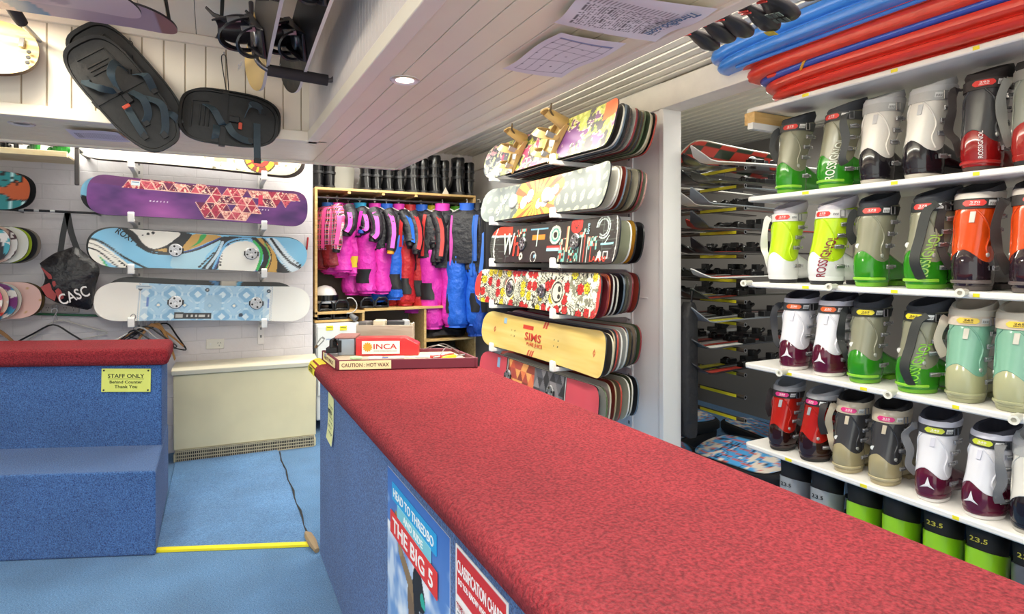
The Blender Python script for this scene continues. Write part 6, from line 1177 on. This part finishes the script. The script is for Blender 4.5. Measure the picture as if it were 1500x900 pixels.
s2 = [[(-.12, -.01, .06), (-.08, -.05, .03), (-.04, -.04, -.03), (-.03, -.02, -.03)], [(-.06, -.01, -.04), (-.06, -.04, -.08), (-.065, -.02, -.12)], [(-.01, -.03, -.03), (.02, -.06, -.08), (.07, -.04, -.10), (.11, -.03, -.10)], [(.07, -.02, .03), (.09, -.07, .08), (.13, -.03, .09), (.15, -.01, .07)], [(.13, -.02, .0), (.135, -.04, -.09), (.145, -.03, -.2)]]
skate_pad('pair of black snow skates hanging level on a cord, the right pair', 337, 176, YH - .02, .47, .275, 4, (.015, .025, -2), s2, 2)
for (hx_, hy, ex, ey, nm) in ((191, 60, 190, 110, 'left'), (328, 80, 333, 133, 'right')):
    a, b = P(hx_, hy, Y=SY0 - .006), P(ex, ey, Y=YH - .02); t = thing('hanging_cord', 'thin black cord on a hook holding the %s pair of snow skates' % nm, 'cord', a); d = b - a
    m = MB(); m.tube(spline([(0, -.008, .0), (-.012, -.01, -.03), d + Vector((-.006, -.02, 0))], 5), .0025, 6); m.tube(spline([(0, -.008, .0), (.012, -.01, -.03), d + Vector((.006, -.02, 0))], 5), .0025, 6); m.build('cord', M_black, t); MB().tube([(0, .008, 0), (0, -.014, 0), (0, -.016, .01)], .003, 6).build('hook', M_steel, t)
# boards on ceiling and wall of the recess
def a_mauve(c, s, t, X, Z):
    c[...] = hx('b79aa8'); put(c, (abs(X - .12 + .3 * Z) < .055), '3a78a8'); put(c, (X < -.14 - .9 * (Z + .1)), '3a78a8'); put(c, (X < -.14 - .9 * (Z + .1)) & (fbm(X * 6, Z * 6) > .55), '4f8cc0'); put(c, s > .9, '9a6a6a')
def a_mauve2(c, s, t, X, Z): c[...] = hx('c9aab4'); put(c, fbm(X * 5, Z * 5, 3) > .6, 'a88a9a')
t = thing('snowboard', 'mauve and blue snowboard lying flat on the overhead rack at top left', 'snowboard', (-.80, 3.04, 2.41), (R(90), 0, R(0))); board_mesh('deck', 1.36, .30, a_mauve, 90, 24, 20, .03, (None, '2c2428', '8a7a80'), parent=t); t.rotation_euler = (R(90), 0, R(-3))
t = thing('snowboard', 'pinkish snowboard lying flat nearest the camera on the overhead rack', 'snowboard', (-.88, 2.80, 2.37), (R(90), 0, R(-3))); board_mesh('deck', 1.30, .30, a_mauve2, 60, 20, 20, .03, (None, '2c2428', '8a7a80'), parent=t)
def a_woodb(c, s, t, X, Z):
    n = fbm(X * 3, Z * 55 + .6 * np.sin(X * 5), 2); g = np.clip((n - .3) * 2, 0, 1)[..., None]; c[...] = hx('e9d9ae') * (1 - g) + hx('d2aa68') * g; put(c, abs(t) > .97, '4a3020')
q = P(58, 86, Y=3.42); t = thing('snowboard', 'natural wood board with metal end clip leaning on the recess wall at left', 'snowboard', (q.x - .68, 3.33, q.z - .12), (R(-22), 0, 0)); board_mesh('deck', 1.36, .31, a_woodb, 90, 24, 20, -.02, (None, '5a3a20', 'a8814a'), th=.02, parent=t); MB().box((.62, -.006, .19), (.02, .01, .05)).build('end_clip', M_steel, t, bevel=.002)
for k in range(3): MB().lathe([(.009, 0), (.009, .006)], 10, 0, T(.65, -.004 - 0 * k, .14 - .03 * k) @ RX(90)).build('stud', M_dark, t)
a, b = P(-30, -60, Y=2.9), P(34, 36, Y=3.2); t = thing('foam_padded_rack', 'black foam padded rack arm reaching in at the top left corner', 'rack', a); m = MB(); d = b - a; m.tube([(0, 0, 0), d * .9, d * .97, d], [.024, .024, .022, .010], 14); m.build('foam_sleeve', M_foam, t); m = MB(); m.tube([d * .98, d + Vector((0, .27, .02))], .010, 8); m.build('rod', M_steel, t)
# U shaped padded hanger with two boards standing on edge
t = thing('padded_rack', 'steel U shaped rack with black foam sleeve holding two boards on edge', 'rack', (0, 2.75, 0)); zb = P(437, 112, Y=2.75).z; xa, xb = P(392, 100, Y=2.75).x, P(480, 116, Y=2.75).x
m = MB(); m.tube(spline([(xa - .06, .12, TOPZ - .02), (xa - .055, .03, zb + .12), (xa - .045, 0, zb + .05), (xa - .01, 0, zb + .015), (xa + .05, 0, zb + .004), (xb - .02, 0, zb), (xb + .025, 0, zb + .01), (xb + .038, 0, zb + .05), (xb + .04, .02, zb + .12), (xb + .04, .02, TOPZ - .02)], 5), .011, 10); m.build('frame', mat('6a6468', .3, .7), t)
m = MB(); m.tube([(xa, 0, zb + .010), (xb, 0, zb)], .025, 16); m.build('foam_sleeve', M_foam, t)
def a_darkt(c, s, t, X, Z): c[...] = hx('2c2624'); put(c, fbm(X * 10, Z * 10, 3) > .6, '4a3c34')
def a_tan(c, s, t, X, Z): c[...] = hx('d9b878'); put(c, s > -.4, '2a2422')
for lab, pxt, Yt, art, ec, brand, xo in (('board with tan tip and black bindings standing on edge in the padded rack', 378, 3.02, a_tan, 'c9c2c4', 'NIKE', .0), ('dark board with checked edge and black bindings standing on edge in the padded rack', 430, 2.98, a_darkt, 'e4dcd8', 'NIDECKER', .0)):
    X_ = P(pxt, 120, Y=Yt).x + .015; zz_ = zb + .030; L = 1.35
    t = thing('snowboard', lab, 'snowboard', (X_, Yt - L / 2, zz_), (R(-14), 0, R(-90))); t.rotation_euler = (R(-14), 0, R(90)); t.rotation_euler = (R(12), R(-6), R(-90)); t.location.y += .10; t.location.z += .012
    board_mesh('deck', L, .25, art, 60, 16, 18, .035, (None, ec, '3a3434'), th=.014, parent=t)
    for x in (-.27, .22): binding(t, x, .135, '1d1a1f', '2a2628', 1.0, -50, flip=1)
    m = MB(); m.text(brand[:4], .07, .025, T(-.40, -.09, .06) @ RX(-50) @ FR); m.build('brand_lettering', mat('d8d8dc', .5), t, smooth=0)
# ------------------------------------------------------------------ left wall: shelf with skates, bag, poles, hangers
q0 = P(98, 222, Y=4.42); t = thing('wall_shelf', 'short pine plank shelf on the brick wall at the upper left', 'shelf', (0, 0, q0.z)); m = MB(); m.bb((-2.6, 4.42, -.035), (q0.x, 4.45, .0)); m.bb((-2.6, 4.45, -.02), (q0.x - .01, YB, -.005)); m.build('plank', wood_mat('pale_pine', 'e2cc98', 'efdfb8', (2, 14, 14)), t, bevel=.002); 
qb = P(113, 240, Y=4.46); t2 = MB().bb((q0.x + .03, 4.46, q0.z - .20), (q0.x + .055, 4.475, q0.z + .06)); t2.bb((q0.x + .03, 4.46, q0.z + .02), (q0.x + .055, YB, q0.z + .035)); tag(t2.build('shelf_strap', mat('4a4644', .5), bevel=.006), 'dark grey strap hanging down at the right end of the pine plank shelf', 'strap')
for i, px in enumerate((5, 22, 47, 84)):
    q = P(px, 215, Y=4.55); t = thing('roller_skate', 'skate with %s wheels and buckles on the pine plank shelf, %s from the left' % (('black', 'black', 'green', 'green')[i], ('first', 'second', 'third', 'fourth')[i]), 'skate', (q.x, 4.58, q0.z - .004), (0, 0, R(90 + 12 * i)), 'skates on the plank shelf'); m = MB()
    m.bb((-.12, -.03, .065), (.10, .03, .085)); m.loft([[(x, .035 * math.cos(a), .085 + h / 2 + h / 2 * math.sin(a)) for a in [2 * math.pi * j / 16 for j in range(16)]] for x, h in ((-.12, .03), (-.11, .07), (-.04, .08), (.02, .11), (.10, .12), (.115, .05))]); m.build('skate_body', mat('2a2826', .4), t, bevel=.003)
    for x in (-.09, -.03, .03, .09): MB().lathe([(.026, -.011), (.031, -.006), (.031, .006), (.026, .011)], 16, 0, T(x, 0, .031) @ RX(90)).build('wheel', mat('2f9a3c' if i > 1 else '26262a', .35), t)
    MB().box((.0, -.038, .13), (.05, .01, .02)).build('buckle', M_steel, t, bevel=.002)
def pillow(name, poly, dep, mt, parent, off=(0, 0, 0), sub=3):
    n = len(poly); P2 = spline([(x, 0, z) for x, z in poly] + [(poly[0][0], 0, poly[0][1])], sub)[:-1]; cx = sum(p.x for p in P2) / len(P2); cz = sum(p.z for p in P2) / len(P2); m = MB(); rr = []
    for s, y in ((1, 0), (.94, -.35), (.8, -.7), (.55, -.92), (.25, -1)): rr.append([(cx + (p.x - cx) * s + off[0], y * dep + off[1] + .008 * math.sin(p.x * 60 + s * 9) * (s < 1), cz + (p.z - cz) * s + off[2]) for p in P2])
    m.loft(rr); return m.build(name, mt, parent)
yb_ = 4.585; q = P(100, 385, Y=yb_); k_ = lambda px, py: (P(px, py, Y=yb_) - q); t = thing('tote_bag', 'black and red bag hanging by two straps from a pole on the brick wall', 'bag', q)
poly = [(k_(a, b).x, k_(a, b).z) for a, b in ((58, 386), (78, 372), (95, 366), (112, 362), (130, 376), (146, 394), (140, 420), (134, 452), (112, 451), (90, 446), (72, 438), (60, 426), (66, 408))]
pillow('bag_body', poly, .07, mat('1c1a1d', .45, bump=.7, bscale=14, bdist=.03), t)
m = MB()
for pl_ in (((62, 390), (78, 402), (92, 420), (97, 436), (90, 440), (84, 424), (74, 408)), ((63, 420), (76, 414), (86, 430), (84, 440), (72, 434))):
    v = [k_(a, b) + Vector((0, -.062 - .01 * math.sin(a), 0)) for a, b in pl_]; m.add([tuple(p) for p in v] + [tuple(p + Vector((0, .02, 0))) for p in v], [tuple(range(len(v)))])
m.build('red_panel', mat('9c2c2c', .5), t)
m = MB(); a = k_(112, 432); m.text('CASC', .16, .07, T(a.x, -.082, a.z) @ RY(-22) @ FR); m.build('lettering', mat('e8e6e4', .5), t, smooth=0)
m = MB(); m.ribbon(spline([k_(99, 312), k_(94, 335), k_(91, 352), k_(88, 374)], 4), .03, .005, (1, 0, 0)); m.build('strap', M_black, t); m = MB(); m.ribbon(spline([k_(99, 312), k_(103, 335), k_(108, 352), k_(116, 374)], 4), .032, .005, (1, 0, 0)); m.build('strap', M_black, t)
def rod(label, a, b, Y, c1, c2=None):
    p, q = P(*a, Y=Y), P(*b, Y=Y); t = thing('pole', label, 'pole', p); d = q - p; m = MB(); m.tube([(0, 0, 0), d], .008, 10); m.build('shaft', mat(c1, .3, .3), t)
    if c2:
        for s in (.3, .42, .55): MB().tube([d * s, d * (s + .04)], .0088, 10).build('marking', mat(c2, .4), t)
    m = MB(); e = YB - Y; m.tube([d * .92, d * .92 + Vector((0, e, 0))], .006, 8); m.tube([d * .25, d * .25 + Vector((0, e, 0))], .006, 8); m.build('wall_peg', M_grey, t)
rod('black pole with pale markings fixed across the wall above the bag', (-30, 305), (152, 313), 4.62, '232224', 'b8b8b8'); rod('thin green pole across the wall under the bag', (35, 460), (158, 463), 4.80, '2f6a48')
def hanger(label, px, py, Wh, c, wood, tilt, Y, ry=0, grp='hangers on the brick wall'):
    q = P(px, py, Y=Y); t = thing('clothes_hanger', label, 'hanger', q, (0, R(tilt), R(ry)), grp); m = MB()
    m.tube(spline([(-.012, 0, .075), (-.014, 0, .095), (.004, 0, .108), (.016, 0, .09), (.004, 0, .062), (0, 0, .03), (0, 0, .0)], 4), .003, 6, 1)
    if wood: m.loft([[(x, -.008, z - h), (x, .008, z - h), (x, .006, z + h), (x, -.006, z + h)] for x, z, h in [(Wh * s, -.16 * abs(s) ** 1.3 * 1.2, .012 - .004 * abs(s)) for s in np.linspace(-1, 1, 15)]], 0)
    else: m.tube(spline([(-Wh, 0, -.13), (-Wh * .5, 0, -.06), (0, 0, 0), (Wh * .5, 0, -.06), (Wh, 0, -.13)], 4), .0055, 8, 0); m.tube(spline([(-Wh, 0, -.13), (-Wh * .98, 0, -.148), (0, 0, -.15), (Wh * .98, 0, -.148), (Wh, 0, -.13)], 4), .0045, 8, 0)
    m.build('hanger_body', [mat(c, .4), M_steel], t)
hanger('wooden hanger at the left edge above the counter', -4, 484, .20, 'a8753a', True, 8, 4.74); hanger('black hanger right of the wooden one above the left counter', 78, 476, .20, '1c1b1d', False, 4, 4.72); hanger('thin white wire hanger tilted behind the black hanger', 84, 470, .24, 'c9c5c0', False, -10, 4.78)
for i, (px, py, w_, c, wd, tl, lab) in enumerate(((196, 484, .17, '1c1b1d', False, -3, 'black hanger leftmost in the tangled bunch'), (205, 480, .18, 'c9c5c0', False, 6, 'white hanger in the tangled bunch'), (214, 478, .18, '232224', False, 2, 'black hanger in the middle of the tangled bunch'), (222, 476, .17, 'a8753a', True, -8, 'wooden hanger tilted left in the tangled bunch'), (232, 475, .19, 'b07f44', True, 22, 'wooden hanger tilted right in the tangled bunch'), (244, 474, .17, '1c1b1d', False, 20, 'black hanger rightmost in the tangled bunch'), (226, 476, .15, '2a282a', False, 12, 'small black hanger in the tangled bunch'))): hanger(lab, px, py, w_, c, wd, tl, 4.60 + i * .025, ry=(-18, 12, -8, 15, -14, 8, 20)[i], grp='bunch of hangers under the white snowboard')
q = P(450, 357, Y=YB); t = thing('red_marker', 'thin red stick clipped on the wall right of the blue swirl snowboard', 'marker', (q.x, YB - .008, q.z), (0, R(6), 0)); MB().box((0, 0, 0), (.012, .012, .10)).build('stick', mat('b8242a', .4), t, bevel=.003)
